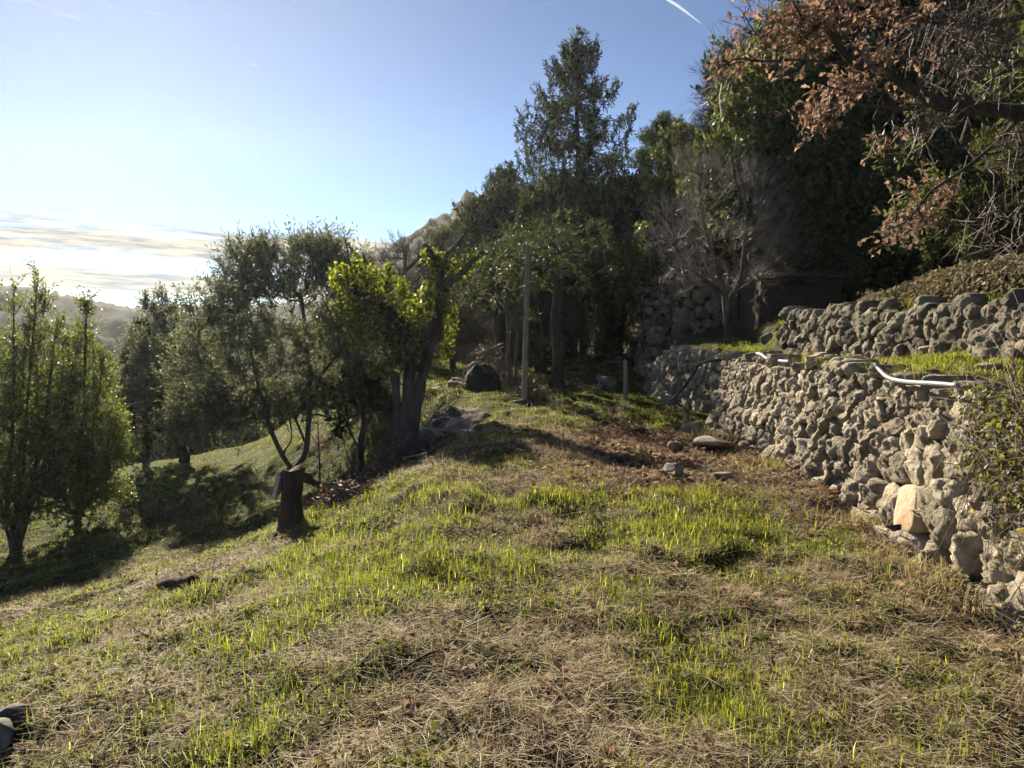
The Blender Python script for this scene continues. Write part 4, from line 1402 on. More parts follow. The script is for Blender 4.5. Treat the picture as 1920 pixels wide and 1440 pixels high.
# ---------------- near oak that keeps its brown leaves
def brown_oak():
    r = rs(51)
    base = np.array(on(5.75, 6.6))
    T = []
    A = lambda *q: np.array(at(*q))
    T.append(curve_pts([base + [0, 0, -.15], base + [-.05, -.1, .6], base + [-.25, -.1, 1.2], A(2010, 222, 6.3), A(1920, 212, 6.2), A(1830, 203, 6.1), A(1750, 190, 6.0), A(1680, 150, 5.9), A(1610, 122, 5.8), A(1572, 85, 5.75), A(1548, 30, 5.7), A(1528, -40, 5.6), A(1520, -120, 5.5)], 40))
    T.append(curve_pts([base + [-.2, -.1, 1.1], A(2030, 60, 6.5), A(1940, 30, 6.4), A(1860, 42, 6.3), A(1790, 30, 6.2), A(1720, 35, 6.1), A(1650, 28, 6.0), A(1560, 48, 5.9), A(1500, 70, 5.9)], 26))
    T.append(curve_pts([A(1600, 115, 5.8), A(1560, 118, 5.8), A(1500, 112, 5.75), A(1430, 115, 5.7), A(1375, 112, 5.65), A(1340, 150, 5.65), A(1312, 195, 5.65), A(1292, 222, 5.65)], 22))
    T.append(curve_pts([A(1548, 30, 5.7), A(1500, 78, 5.7), A(1455, 95, 5.75), A(1415, 60, 5.8), A(1390, 20, 5.8), A(1370, 5, 5.8)], 14))
    T.append(curve_pts([base + [-.25, -.1, 1.15], A(1990, 150, 5.8), A(1930, 110, 5.6), A(1850, 120, 5.5), A(1790, 150, 5.4), A(1730, 130, 5.4)], 16))
    T.append(curve_pts([A(1920, 212, 6.2), A(1870, 265, 5.9), A(1830, 300, 5.7), A(1790, 330, 5.6), A(1745, 360, 5.55), A(1705, 410, 5.5), A(1670, 430, 5.5)], 16))
    T.append(curve_pts([A(1990, 225, 6.2), A(1960, 330, 5.6), A(1900, 400, 5.4), A(1860, 450, 5.3), A(1840, 490, 5.3)], 12))
    T.append(curve_pts([A(1750, 190, 6.0), A(1700, 205, 5.9), A(1640, 200, 5.85), A(1590, 200, 5.8), A(1540, 215, 5.8)], 12))
    T.append(curve_pts([A(1680, 150, 5.9), A(1600, 60, 6.0), A(1560, 20, 6.1), A(1530, -30, 6.1)], 9))
    lob = []
    s = 5.8 / FPX
    L1 = [(1545, 40, 60, 55, 44), (1500, 75, 45, 40, 30), (1430, 85, 45, 35, 24), (1380, 108, 30, 14, 9), (1600, 25, 60, 50, 34), (1570, 165, 35, 25, 18), (1545, 205, 40, 26, 26), (1610, 175, 30, 25, 16), (1640, 130, 45, 30, 18), (1745, 350, 26, 20, 15), (1705, 405, 42, 24, 26), (1670, 430, 16, 10, 6), (1660, 262, 20, 12, 5), (1500, 25, 40, 40, 16), (1670, 40, 60, 50, 22), (1700, 140, 50, 40, 10), (1440, 20, 60, 25, 9), (1770, 380, 14, 22, 8)]
    for (px, py, rx, ry, n) in L1: lob.append((A(px, py, 5.75), (rx * s, .3, ry * s), max(4, int(n * .58))))
    t = lobes_targets(lob, r, 2.5)
    nleaf = len(t)
    lob2 = [(A(px, py, 5.9), (rx * s, .45, ry * s), n) for (px, py, rx, ry, n) in [(1850, 110, 90, 90, 60), (1790, 60, 90, 60, 46), (1760, 230, 80, 50, 20), (1900, 280, 60, 60, 24), (1880, 440, 50, 40, 16), (1360, 150, 50, 50, 8), (1420, 40, 60, 40, 12), (1820, 400, 60, 50, 12)]]
    t = np.concatenate([t, lobes_targets(lob2, r, 2.0)])
    wood, tips, dirs, _ = skeleton([x - base for x in T], t - base, r, 0.085, 0.0026, 0.22, -0.02, 0.1, 0.2)
    for k, f in enumerate([1.0, .8, .6, .6, .8, .6, .6, .6, .6]): wood[k] = (wood[k][0], wood[k][1] * f)
    cen = A(1700, 120, 6) - base
    lf, tw = foliage(tips[:nleaf], dirs[:nleaf], cen, r, 2, 0.17, 5, 0.060, 0.038, BROWN, up=-.1, out=0.3, spread=1.1, lobed=True, twig_r=.0018, leafang=1.2)
    n = len(tips) - nleaf
    B = np.repeat(tips[nleaf:], 5, 0); Dd = np.repeat(dirs[nleaf:], 5, 0)
    d = nrm(Dd * .6 + r.randn(len(B), 3) * .6 + [0, 0, .1]); ln = .15 + .3 * r.rand(len(B), 1)
    P0 = B - Dd * r.rand(len(B), 1) * .2
    g = twigs_geo(P0, P0 + d * ln * .5 + r.randn(len(B), 3) * .02, P0 + d * ln, .0026)
    tw2 = (np.concatenate([tw[0], g[0]]), np.concatenate([np.hstack([tw[1]]), g[1] + len(tw[0])]))
    root = assemble('brown_leaved_oak', 'oak reaching in from the right with withered brown leaves', 'tree', base, wood, lf, tw2, 'dark_bark', 'dead_leaf', 'red_twig', sides=8)


brown_oak()


def small_leafy_tree():
    r = rs(55)
    b = ground_at(678, 884); D = b.y - 0.8; base = np.array([at(678, 884, D).x, D, 0]); base[2] = zat(base[0], D)
    tr = [curve_pts([base + [0, 0, -.1], at(676, 840, D), at(682, 790, D), at(672, 750, D), at(678, 715, D)], 12), curve_pts([at(677, 850, D), at(660, 815, D), at(640, 770, D), at(630, 740, D)], 8), curve_pts([at(680, 810, D), at(700, 770, D), at(705, 740, D)], 6)]
    s = D / FPX
    t = lobes_targets([(np.array(at(px, py, D)), (rx * s, rx * s, ry * s), n) for (px, py, rx, ry, n) in [(655, 745, 30, 28, 16), (690, 745, 32, 30, 18), (675, 710, 30, 20, 12), (640, 790, 16, 20, 6), (720, 770, 14, 20, 6)]], r)
    wood, tips, dirs, _ = skeleton([x - base for x in tr], t - base, r, 0.06, 0.004, 0.15, 0.1)
    lf, tw = foliage(tips, dirs, np.array(at(675, 760, D)) - base, r, 3, 0.16, 6, 0.15, 0.055, [(0.03, 0.042, 0.018), (0.045, 0.055, 0.024)], up=0.2, out=0.8)
    assemble('broadleaf_tree', 'small dark broad-leaved tree between the olive and ivy tree', 'tree', base, wood, lf, tw, 'dark_bark', 'laurel')
    # thin bare sapling just behind the stump
    b = ground_at(600, 890); D = b.y - 1.5; base = np.array([at(600, 890, D).x, D, 0]); base[2] = zat(base[0], D)
    tr = [curve_pts([base, at(598, 850, D), at(596, 800, D), at(594, 770, D)], 8)]
    tg = np.array([np.array(at(600 + r.uniform(-42, 50), 795 + r.uniform(-30, 60), D + r.uniform(-.3, .3))) for _ in range(26)])
    wood, tips, dirs, _ = skeleton([x - base for x in tr], tg - base, r, 0.016, 0.003, 0.1, 0.05)
    n = len(tips); B = np.repeat(tips, 3, 0)
    g = twigs_geo(B - np.repeat(dirs, 3, 0) * .1, None, B + nrm(np.repeat(dirs, 3, 0) + r.randn(3 * n, 3) * .5) * .18, .002)
    assemble('bare_sapling', 'thin leafless sapling just behind the cut stump', 'sapling', base, wood, None, g, 'dark_bark', 'olive', 'red_twig', sides=5)


small_leafy_tree()


# tree trunks standing along the grass track
def track_trunk(label, px, py, topx, toppy, w, D, twin=False, bark='dark_bark'):
    base = np.array(on(at(px, py, D).x, D))
    up_ = np.array(at(topx, toppy, D)) - base
    r = rs(int(px))
    T = [(np.array(curve_pts([(0, 0, -.15), up_ * .3 + r.randn(3) * .04, up_ * .65 + r.randn(3) * .05, up_], 14)), np.linspace(w * 1.1, w * .75, 14))]
    T[0][1][:2] *= 1.25
    if twin:
        T.append((np.array(curve_pts([up_ * .05, up_ * .3 + [.05, 0, 0], up_ * .7 + [.16, 0, 0], up_ + [.05, 0, .1]], 10)), np.linspace(w * .7, w * .4, 10)))
    for k in range(9):
        q = up_ * r.uniform(.6, 1); a = r.rand() * 6.28; l = r.uniform(.5, 1.2)
        T.append((np.array(curve_pts([q, q + [math.cos(a) * l * .5, math.sin(a) * l * .5, l * .3], q + [math.cos(a) * l, math.sin(a) * l, l * .35]], 6)), np.linspace(w * .35, .01, 6)))
    t = lobes_targets([(up_ + [0, 0, .5], (1.1, 1.0, .8), 60)], r)
    polys, tips, dirs, _ = skeleton([T[0][0]], t, r, w, .006, .2, .05, .2)
    lf, tw = foliage(tips, dirs, up_, r, 6, .36, 8, .10, .03, [(0.045, 0.055, 0.034), (0.06, 0.07, 0.042)], up=0.0, out=.6, droop=.4)
    wood = T[:2 if twin else 1] + polys[1:]
    assemble('grove_tree', label, 'tree', base, wood, lf, tw, bark, 'oakleaf')


track_trunk('thick straight tree trunk standing right of the pole', 1043, 735, 1050, 520, .13, 16.2)
track_trunk('dark tree trunk behind the straight trunk by the track', 1012, 702, 1010, 510, .13, 19.0)
track_trunk('twin-stemmed leaning grey trunk touching the pole', 968, 748, 948, 560, .055, 14.6, True, 'bark')
track_trunk('wide dark trunk beside the netting dome', 945, 728, 935, 560, .18, 17.5)


# ------------------------------------------------------------------ rocks
def rock_mesh(seed, dims, mat, sub=4, planes=11, rough=0.10):
    import bmesh
    r = rs(seed)
    bm = bmesh.new()
    bmesh.ops.create_icosphere(bm, subdivisions=sub, radius=1)
    N_ = nrm(r.randn(planes, 3)); Dp = r.uniform(0.42, 0.85, planes)
    for v in bm.verts:
        d = np.array(v.co); d = d / np.linalg.norm(d)
        c = N_ @ d
        rad = min(1.0, float(np.min(np.where(c > 0.05, Dp / np.maximum(c, 0.05), 9))))
        p = d * rad
        k = mnoise.noise(Vector(p * 1.7 + seed)) * rough + mnoise.noise(Vector(p * 4.5 + seed)) * rough * .6 + mnoise.noise(Vector(p * 11 + seed)) * rough * .3
        p = p * (1 + k)
        v.co = Vector((p[0] * dims[0], p[1] * dims[1], p[2] * dims[2]))
    me = bpy.data.meshes.new('rock')
    bm.to_mesh(me); bm.free()
    me.materials.append(M[mat])
    me.polygons.foreach_set('use_smooth', np.ones(len(me.polygons), bool))
    return me


def rock(label, loc, dims, seed, mat='rock', sink=0.35, rz=None, sub=3, name='rock', group=None):
    o = link(name, rock_mesh(seed, dims, mat, sub))
    o.location = (loc[0], loc[1], loc[2] + dims[2] * (1 - 2 * sink) + 0.0)
    o.rotation_euler = (0, 0, rz if rz is not None else seed * 1.3)
    return tag(o, label, 'rock', group)


def rockpx(label, px, py, w, h, seed, mat='rock', sink=.3, **k):
    """rock whose foot is seen at a photo pixel, w x h photo pixels large"""
    g = ground_at(px, py); s = g.y / FPX
    return rock(label, g, (w * s / 1.7, w * s / 1.7 * .8, h * s / 1.7), seed, mat, sink, **k)


rockpx('rounded pale boulder on the bare soil near the wall', 1266, 846, 36, 26, 1)
rockpx('long brown stone lying by the foot of the lit wall', 1338, 836, 66, 22, 2)
rockpx('reddish clod of earth and stone at the far end of the bare soil', 1300, 812, 50, 28, 3)
rockpx('dark pointed rock at the front edge of the bare soil', 1262, 893, 38, 36, 4, 'grey_rock')
rockpx('low dark brown rock on the soil, in front of the pale boulder', 1352, 898, 44, 22, 5)
rockpx('small flat stone next to the rounded pale boulder', 1300, 838, 26, 12, 6)
rockpx('small dark clod left of the rounded pale boulder', 1240, 838, 22, 12, 16)
rockpx('boulder in the shade beside the wooden post', 1137, 730, 34, 34, 7, 'grey_rock')
rockpx('small pale stone at the left of the shaded boulder', 1122, 712, 14, 14, 17, 'rock')
rockpx('flat grey stone at the lower left corner of the photo', 34, 1352, 92, 54, 8, 'grey_rock', sub=4)
rockpx('dark rock cut by the bottom left edge', 2, 1400, 80, 70, 9, 'grey_rock', sub=4)
rockpx('pile of dug soil at the foot of the pole', 985, 758, 50, 13, 10, 'soil', rz=0, sink=.35)
rockpx('round clump of dug earth on the lawn before the pole', 952, 778, 22, 14, 11, 'soil')
rockpx('wide clump of dug earth on the lawn, lower of the two', 925, 800, 40, 16, 12, 'soil')
rockpx('small weedy clod beside the collapsed boards', 905, 806, 34, 16, 13, 'soil')
rockpx('dark mossy boulder at the left end of the upper wall', 1438, 640, 34, 26, 14, 'grey_rock')
rockpx('jagged dark rock lying against the upper wall end', 1468, 640, 46, 18, 15, 'rock')


def toprock(label, px, D, w, h, seed, mat='rock', dx=0.16):
    p = at(px, 680, D)
    x = float(wall_x(D)) + dx
    s = D / FPX
    return rock(label, on(x, D), (w * s / 2, w * s / 2 * .8, h * s / 1.4), seed, mat, .25)


def upp(label, px, py, w, h, seed, mat='rock'):
    return rockpx(label, px, py, w, h, seed, mat, sink=.25)


upp('mossy rounded stone on the rim of the shaded wall', 1347, 668, 26, 20, 20, 'rock')
upp('low broken stone left of the conduit on the terrace', 1560, 676, 30, 14, 21)
upp('flat slab leaning below the upper wall', 1640, 668, 50, 22, 22, 'grey_rock')
upp('square stone block in the grass below the upper wall', 1690, 668, 30, 26, 23, 'rock')
upp('long pale slab in the grass below the upper wall', 1760, 662, 60, 16, 24)
upp('stone half sunk in the grass at the right edge', 1905, 676, 46, 30, 25)
upp('stone in the terrace grass right of the conduit', 1850, 690, 40, 16, 26)
upp('small stone in the grass bend of the conduit', 1682, 692, 22, 14, 27)
upp('dark stone behind the straight run of the conduit', 1740, 706, 44, 18, 28, 'grey_rock')


# ------------------------------------------------------------------ stump, posts, pipes, boards
def stump():
    import bmesh
    g = ground_at(543, 990); D = g.y; s = D / FPX
    base = np.array(g)
    top = np.array(at(548, 878, D)); h = top[2] - base[2]
    root = thing('tree_stump', 'dark charred tree stump standing on the bank', 'stump', base)
    n, m = 22, 12
    r = rs(77)
    V = []
    for j in range(m):
        t = j / (m - 1)
        w = (0.118 - 0.025 * math.sin(t * 3.1) + .035 * (1 - t) ** 4 - .01 * t)
        for i in range(n):
            a = 2 * math.pi * i / n
            k = 1 + .15 * math.sin(3 * a + 1) + .10 * math.sin(7 * a + t * 2) + .10 * (r.rand() - .5) + .5 * max(0, .12 - t) / .12 * max(0, math.sin(4 * a + .6))
            zz = t * h - .08 * (1 - t)
            if j == m - 1: zz += .03 * math.sin(2 * a) + .03 * (r.rand() - .5) - .10 * max(0, -math.cos(a)) ** 2
            V.append((math.cos(a) * w * k * D / 7.0 + .025 * t, math.sin(a) * w * k * D / 7.0, zz))
    V.append((0.02, 0, h - .03))
    i0 = np.arange(n); i1 = (i0 + 1) % n
    F = np.concatenate([np.stack([j * n + i0, j * n + i1, (j + 1) * n + i1, (j + 1) * n + i0], -1) for j in range(m - 1)])
    T = np.stack([(m - 1) * n + i0, (m - 1) * n + i1, np.full(n, m * n)], -1)
    link('trunk', make_mesh('trunk', V, [F, T], M['dark_wood'], None, True), root)
    # sawn slanting facet on the left shoulder, torn bark splinter on the right
    w = .115 * D / 7.0
    q = np.array([(-w * 1.25, -.05, h * .55), (-w * .75, -.09, h * .93), (-w * .55, .05, h * .95), (-w * 1.1, .07, h * .58)])
    q2 = q + np.array([.03, 0.0, -.02])
    fv = np.vstack([q, q2])
    ff = np.array([(0, 1, 2, 3), (7, 6, 5, 4), (0, 4, 5, 1), (1, 5, 6, 2), (2, 6, 7, 3), (3, 7, 4, 0)])
    o = link('cut_face', make_mesh('cut_face', fv, [ff], M['cut_wood']), root)
    o['label'] = 'pale sawn facet on the side of the stump'
    wv, wf = tubes_geo([(np.array([(w * .7, -.02, h * .9), (w * .95, -.02, h * .95), (w * 1.25, -.01, h * .93)]), np.array([.05, .035, .012])), (np.array([(w * .6, -.06, -.05), (w * .75, -.08, h * .3), (w * .7, -.06, h * .62)]), np.array([.05, .03, .008]))], 6, .2)
    link('bark_splinter', make_mesh('bark_splinter', wv, wf, M['dark_wood'], None, True), root)


stump()


def tube_thing(name, label, cat, pts, rad, mat, sides=10, n=40, group=None):
    p = curve_pts([np.array(q) for q in pts], n)
    b = p[0].copy()
    rr = np.full(n, rad) if not hasattr(rad, '__len__') else np.interp(np.linspace(0, 1, n), np.linspace(0, 1, len(rad)), rad)
    V, F = tubes_geo([(p - b, rr)], sides)
    o = link(name, make_mesh(name, V, F, M[mat], None, True), None, b)
    return tag(o, label, cat, group)


g = ground_at(983, 754)
pt = at(990, 461, g.y)
tube_thing('wooden_pole', 'tall thin grey wooden pole standing on the lawn', 'pole', [np.array(g) + [0, 0, -.2], (np.array(g) + np.array(pt)) / 2, np.array(pt)], [.055, .05, .045], 'wood', 10, 12)
# leaning end of the pole has a small cap board in the photo's silhouette
g = ground_at(1172, 745)
pt = at(1172, 676, g.y)
root = thing('fence_post', 'short weathered post standing in front of the shaded wall', 'post', g)
V, F = tubes_geo([(np.array([(0, 0, -.15), (0, 0, .3), (pt.x - g.x, 0, pt.z - g.z)]), np.array([.045, .04, .04]))], 7, .08)
link('post', make_mesh('post', V, F, M['wood'], None, True), root)
V, F = tubes_geo([(np.array([(-.42, 0.04, pt.z - g.z - .03), (0, 0.05, pt.z - g.z - .04), (.10, .05, pt.z - g.z - .03)]), np.array([.03, .032, .03]))], 6, .1)
link('rail', make_mesh('rail', V, F, M['dark_wood'], None, True), root)

# black hose down the shaded wall
gh = ground_at(1212, 760)
pts = [np.array(gh) + [0, 0, .03], np.array(ground_at(1250, 757)) + [0, 0, .03], np.array(at(1275, 735, 12.6)), np.array(at(1300, 702, 12.2)), np.array(at(1326, 678, 11.9)), np.array(on(4.0, 11.6, .03))]
tube_thing('garden_hose', 'black hose hanging in a curve down the shaded wall', 'hose', pts, .022, 'hose')

# grey conduit lying on the terrace rim
c0 = ground_at(1640, 694)


def lie(px, py, dz):
    q = ground_at(px, py)
    return np.array([q.x, q.y, q.z + dz])


def rim(px, D, dz):
    x = (px - 960) / FPX * D
    p = at(px, 700, D)
    return np.array([p.x, D, zat(max(p.x, float(wall_x(D)) + .25), D) + dz])


tube_thing('conduit_pipe', 'pale grey plastic conduit curving over the rim of the lit wall', 'pipe',
           [at(1642, 682, 6.02), at(1650, 694, 5.95), at(1668, 709, 5.75), at(1700, 716, 5.45), at(1750, 719, 5.05), at(1796, 723, 4.78)], .0175, 'pvc')
tube_thing('conduit_pipe', 'short white conduit piece bent over the far end of the wall', 'pipe',
           [at(1420, 663, 9.3), at(1428, 665, 9.1), at(1440, 673, 8.9), at(1462, 677, 8.55), at(1480, 678, 8.3)], .02, 'pvc')


def board(label, p0, p1, w, t, mat='wood', name='wooden_board', group=None):
    p0, p1 = np.array(p0, float), np.array(p1, float)
    d = p1 - p0; L = np.linalg.norm(d); d = d / L
    sd = nrm(np.cross(d, [0, 0, 1.0])); up_ = np.cross(sd, d)
    V = []
    for u in (0, .33, .66, 1):
        wob = .006 * math.sin(u * 9 + L * 7)
        for (a, b_) in ((-1, -1), (1, -1), (1, 1), (-1, 1)): V.append(d * L * u + sd * a * w / 2 + up_ * (b_ * t / 2 + wob))
    F = [(k * 4 + a, k * 4 + (a + 1) % 4, (k + 1) * 4 + (a + 1) % 4, (k + 1) * 4 + a) for k in range(3) for a in range(4)]
    F += [(3, 2, 1, 0), (12, 13, 14, 15)]
    o = link(name, make_mesh(name, V, [np.array(F)], M[mat]), None, p0)
    return tag(o, label, 'board', group)


board('pale short board lying on the terrace grass', at(1516, 671, 7.5) , at(1546, 661, 7.6), .06, .02, 'cut_wood')


# heap with broken boards and slabs, in the hollow
def heap():
    D = 12.6
    c = at(830, 790, D)
    x0, y0 = c.x, D
    nx, ny = 36, 26
    xs = np.linspace(-.85, .85, nx); ys = np.linspace(-.7, .7, ny)
    X, Y = np.meshgrid(xs, ys)
    B = np.clip(1 - (X / .85) ** 2 - (Y / .7) ** 2, 0, 1)
    Zg = H(X + x0, Y + y0)
    top = at(835, 742, D).z
    Z = Zg - .03 + (B ** .8) * (top - zat(x0, y0)) * (0.36 + .42 * fbm(X * 1.8, Y * 1.8, 9, 2)) * (1 - .25 * X) + (fbm(X * 9, Y * 9, 12, 3) - .5) * .07 * np.sqrt(B)
    v = np.stack([X, Y, Z - zat(x0, y0)], -1).reshape(-1, 3)
    i = np.arange(nx * ny).reshape(ny, nx)
    f = np.stack([i[:-1, :-1], i[:-1, 1:], i[1:, 1:], i[1:, :-1]], -1).reshape(-1, 4)
    o = link('soil_heap', make_mesh('soil_heap', v, [f], M['soil'], None, True), None, (x0, y0, zat(x0, y0)))
    tag(o, 'dark heap of soil and ash beyond the ivy tree', 'heap')
    # concrete slab leaning on the heap: an irregular trapezoid
    Ds = D - .75
    q = [at(828, 806, Ds), at(898, 808, Ds), at(880, 782, Ds + .35), at(848, 781, Ds + .4)]
    q = [np.array(p) for p in q]
    nrm_ = nrm(np.cross(q[1] - q[0], q[3] - q[0]))
    b = q[0].copy()
    V = [p - b for p in q] + [p - b - nrm_ * .06 for p in q]
    F = np.array([(0, 1, 2, 3), (7, 6, 5, 4), (0, 4, 5, 1), (1, 5, 6, 2), (2, 6, 7, 3), (3, 7, 4, 0)])
    tag(link('concrete_slab', make_mesh('concrete_slab', V, [F], M['concrete']), None, b), 'grey slab leaning on the soil heap', 'slab')
    board('long grey plank lying along the foot of the slab', at(791, 803, Ds - .05), at(893, 809, Ds - .2), .07, .03)
    board('thin batten propped across the left end of the plank', at(801, 797, Ds - .25), at(833, 817, Ds - .5), .03, .02)
    board('second thin batten crossing beside the first', at(806, 803, Ds - .3), at(823, 817, Ds - .5), .025, .02)
    board('thin batten leaning over the middle of the plank', at(855, 805, Ds - .3), at(871, 820, Ds - .5), .03, .02)
    board('stubby pale board end at the right end of the plank', at(886, 803, Ds - .22), at(894, 812, Ds - .35), .06, .02, 'cut_wood')


heap()


# small bench and netting dome at the end of the lawn
def bench():
    g = ground_at(849, 726); s = g.y / FPX
    root = thing('wooden_bench', 'small low wooden bench on the lawn by the netting dome', 'bench', g)
    w, h = 17 * s, 11 * s

    def bx(name, x0, x1, y0, y1, z0, z1):
        V = [(x, y, z) for z in (z0, z1) for y in (y0, y1) for x in (x0, x1)]
        F = np.array([(0, 2, 3, 1), (4, 5, 7, 6), (0, 1, 5, 4), (2, 6, 7, 3), (0, 4, 6, 2), (1, 3, 7, 5)])
        link(name, make_mesh(name, V, [F], M['wood']), root)
    bx('seat', -w / 2, w / 2, -.12, .12, h - .03, h)
    for sx in (-1, 0.0, 1):
        bx('leg', sx * w * .4 - .02, sx * w * .4 + .02, -.1, -.06, -.02, h - .032)
        bx('leg', sx * w * .4 - .02, sx * w * .4 + .02, .06, .1, -.02, h - .032)


bench()


def net_dome():
    g = ground_at(900, 732); D = g.y; s = D / FPX
    n, m = 28, 12
    V = []
    for j in range(m):
        t = j / (m - 1)
        for i in range(n):
            a = 2 * math.pi * i / n
            w = 33 * s * math.cos(t * 1.5) ** .6 * (1 + .16 * math.sin(3 * a + 1) + .10 * math.sin(7 * a + 3 * t))
            V.append((math.cos(a) * w, math.sin(a) * w * .9, 44 * s * math.sin(t * 1.5) * (1 + .14 * math.sin(2 * a + .5) + .07 * math.sin(5 * a)) - .05 * (1 - t)))
    V.append((0, 0, 44 * s))
    i0 = np.arange(n); i1 = (i0 + 1) % n
    F = np.concatenate([np.stack([j * n + i0, j * n + i1, (j + 1) * n + i1, (j + 1) * n + i0], -1) for j in range(m - 1)])
    T = np.stack([(m - 1) * n + i0, (m - 1) * n + i1, np.full(n, m * n)], -1)
    tag(link('garden_netting', make_mesh('garden_netting', V, [F, T], M['net'], None, True), None, g), 'dark green netting dome over a bush on the lawn', 'netting')


net_dome()


# ruined stone hut and the tiled shed
def slab_box(name, x0, x1, y0, y1, z0, z1, mat, root):
    ox, oy, oz = root.location
    V = [(x - ox, y - oy, z - oz) for z in (z0, z1) for y in (y0, y1) for x in (x0, x1)]
    F = np.array([(0, 2, 3, 1), (4, 5, 7, 6), (0, 1, 5, 4), (2, 6, 7, 3), (0, 4, 6, 2), (1, 3, 7, 5)])
    return link(name, make_mesh(name, V, [F], M[mat]), root)


hp = [(6.9, 18.6), (4.05, 18.9)]
PH = Path(hp)
wh, nh = build_wall('ruined stone hut front in deep shade behind the fruit tree', hp, lambda s: 0.55, lambda s: 2.6, 0.30, 0.22, random.Random(9), batter=0.0, rough=.6, na=14, mat='rock')  # deep shade put into the colour: darker stone than the sunlit side
hp2 = [(4.02, 18.92), (4.02, 20.4)]
wh2, nh2 = build_wall('narrow sunlit side of the ruined hut', hp2, lambda s: 0.2, lambda s: 2.4, 0.24, 0.2, random.Random(10), batter=0.0, rough=.6, na=14)
hp3 = [(3.28, 19.4), (3.28, 20.6)]
wh3, nh3 = build_wall('tall narrow sunlit stone pillar at the end of the track', hp3, lambda s: -0.3, lambda s: 1.75 - .1 * s, 0.24, 0.18, random.Random(12), batter=0.16, rough=.7, na=14)
hp4 = [(4.0, 19.3), (3.32, 19.35)]
wh4, nh4 = build_wall('shaded stone return wall beside the sunlit pillar', hp4, lambda s: -0.1, lambda s: 1.9, 0.24, 0.18, random.Random(14), batter=0.0, rough=.6, na=12, mat='rock')  # shade painted in here too, by the same darker stone colour


def shed():
    D = 15.6
    e0, e1 = at(1425, 521, D), at(1612, 527, D)
    r0, r1 = at(1405, 494, D + 1.5), at(1575, 503, D + 1.5)
    base = np.array([(e0.x + e1.x) / 2, D + .9, zat((e0.x + e1.x) / 2, D + .9)])
    root = thing('tiled_shed', 'low shed with a mossy terracotta tiled roof in deep shade', 'shed', base)
    slab_box('wall', e0.x + .1, e1.x - .25, D + .25, D + 1.6, base[2] - .3, e0.z - .06, 'core', root)  # near-black wall colour stands in for shade from trees and eaves
    E0, E1, R0, R1 = map(np.array, (e0, e1, r0, r1))
    # decking under the tiles
    up_ = np.array([0, 0, .03])
    V = [E0, E1, R1, R0, E0 - up_, E1 - up_, R1 - up_, R0 - up_]
    F = np.array([(0, 1, 2, 3), (7, 6, 5, 4), (0, 4, 5, 1), (1, 5, 6, 2), (2, 6, 7, 3), (3, 7, 4, 0)])
    rf = link('roof', make_mesh('roof', [v - base for v in V], [F], M['dark_wood']), root)
    Vs, Fs, o = [], [], 0
    nc, nr = 22, 7
    r = rs(3)
    for c in range(nc):
        for q in range(nr):
            u = (c + .5) / nc; v0 = q / nr; v1 = (q + 1.25) / nr
            a = E0 + (E1 - E0) * u; b_ = R0 + (R1 - R0) * u
            p0 = a + (b_ - a) * v0 + [0, 0, .035 + .012]; p1 = a + (b_ - a) * min(1.03, v1) + [0, 0, .018]
            sd = nrm(E1 - E0); w = np.linalg.norm(E1 - E0) / nc * .56
            p0 = p0 + r.randn(3) * .008
            for (p, k) in ((p0, 1.0), (p1, .82)):
                for i in range(5):
                    t = math.pi * i / 4
                    Vs.append(p + sd * math.cos(t) * w * k + np.array([0, 0, 1]) * math.sin(t) * w * .75 * k)
            for i in range(4): Fs.append((o + i, o + i + 1, o + 5 + i + 1, o + 5 + i))
            o += 10
    tl = link('roof_tiles', make_mesh('roof_tiles', np.array(Vs) - base, [np.array(Fs)], M['tile']), rf)
    tl['kind'] = 'stuff'


shed()


# ------------------------------------------------------------------ ground cover
def blades_geo(P, A, lean, Hh, W, C, bend, segs=2):
    """grass blades: P foot, A azimuth of lean, lean angle from vertical, bend adds to the lean at the tip"""
    n = len(P)
    dx, dy = np.cos(A), np.sin(A)
    sd = np.stack([-dy, dx, np.zeros(n)], 1)
    h = Hh[:, None]; w = W[:, None]

    def pt(frac, ang):
        return np.stack([dx * np.sin(ang), dy * np.sin(ang), np.cos(ang)], 1) * h * frac
    tip1 = pt(0.55, lean)
    tip2 = tip1 + pt(0.45, lean + bend)
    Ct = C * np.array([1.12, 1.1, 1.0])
    if segs == 2:
        V = np.stack([P - sd * w / 2, P + sd * w / 2, P + tip1 + sd * w * .42, P + tip1 - sd * w * .42, P + tip2], 1).reshape(-1, 3)
        o = np.arange(n)[:, None] * 5
        F = [np.concatenate([o, o + 1, o + 2, o + 3], 1), np.concatenate([o + 3, o + 2, o + 4], 1)]
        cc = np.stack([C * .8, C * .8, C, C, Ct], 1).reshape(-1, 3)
    else:
        V = np.stack([P - sd * w / 2, P + sd * w / 2, P + tip2], 1).reshape(-1, 3)
        o = np.arange(n)[:, None] * 3
        F = [np.concatenate([o, o + 1, o + 2], 1)]
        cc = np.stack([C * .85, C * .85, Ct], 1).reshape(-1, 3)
    return V, F, cc


def join(parts):
    V, F3, F4, C, o = [], [], [], [], 0
    for v, fs, c in parts:
        V.append(v); C.append(c)
        for f in fs: (F3 if f.shape[1] == 3 else F4).append(f + o)
        o += len(v)
    fs = []
    if F4: fs.append(np.concatenate(F4))
    if F3: fs.append(np.concatenate(F3))
    return np.concatenate(V), fs, np.concatenate(C)


def field_pts(n, y0, y1, r, side='all'):
    y = y0 + (y1 - y0) * r.rand(n)
    xl = -0.74 * y - 1.4; xr = np.minimum(0.72 * y + 1.0, 7.0)
    x = xl + (xr - xl) * r.rand(n)
    return x, y


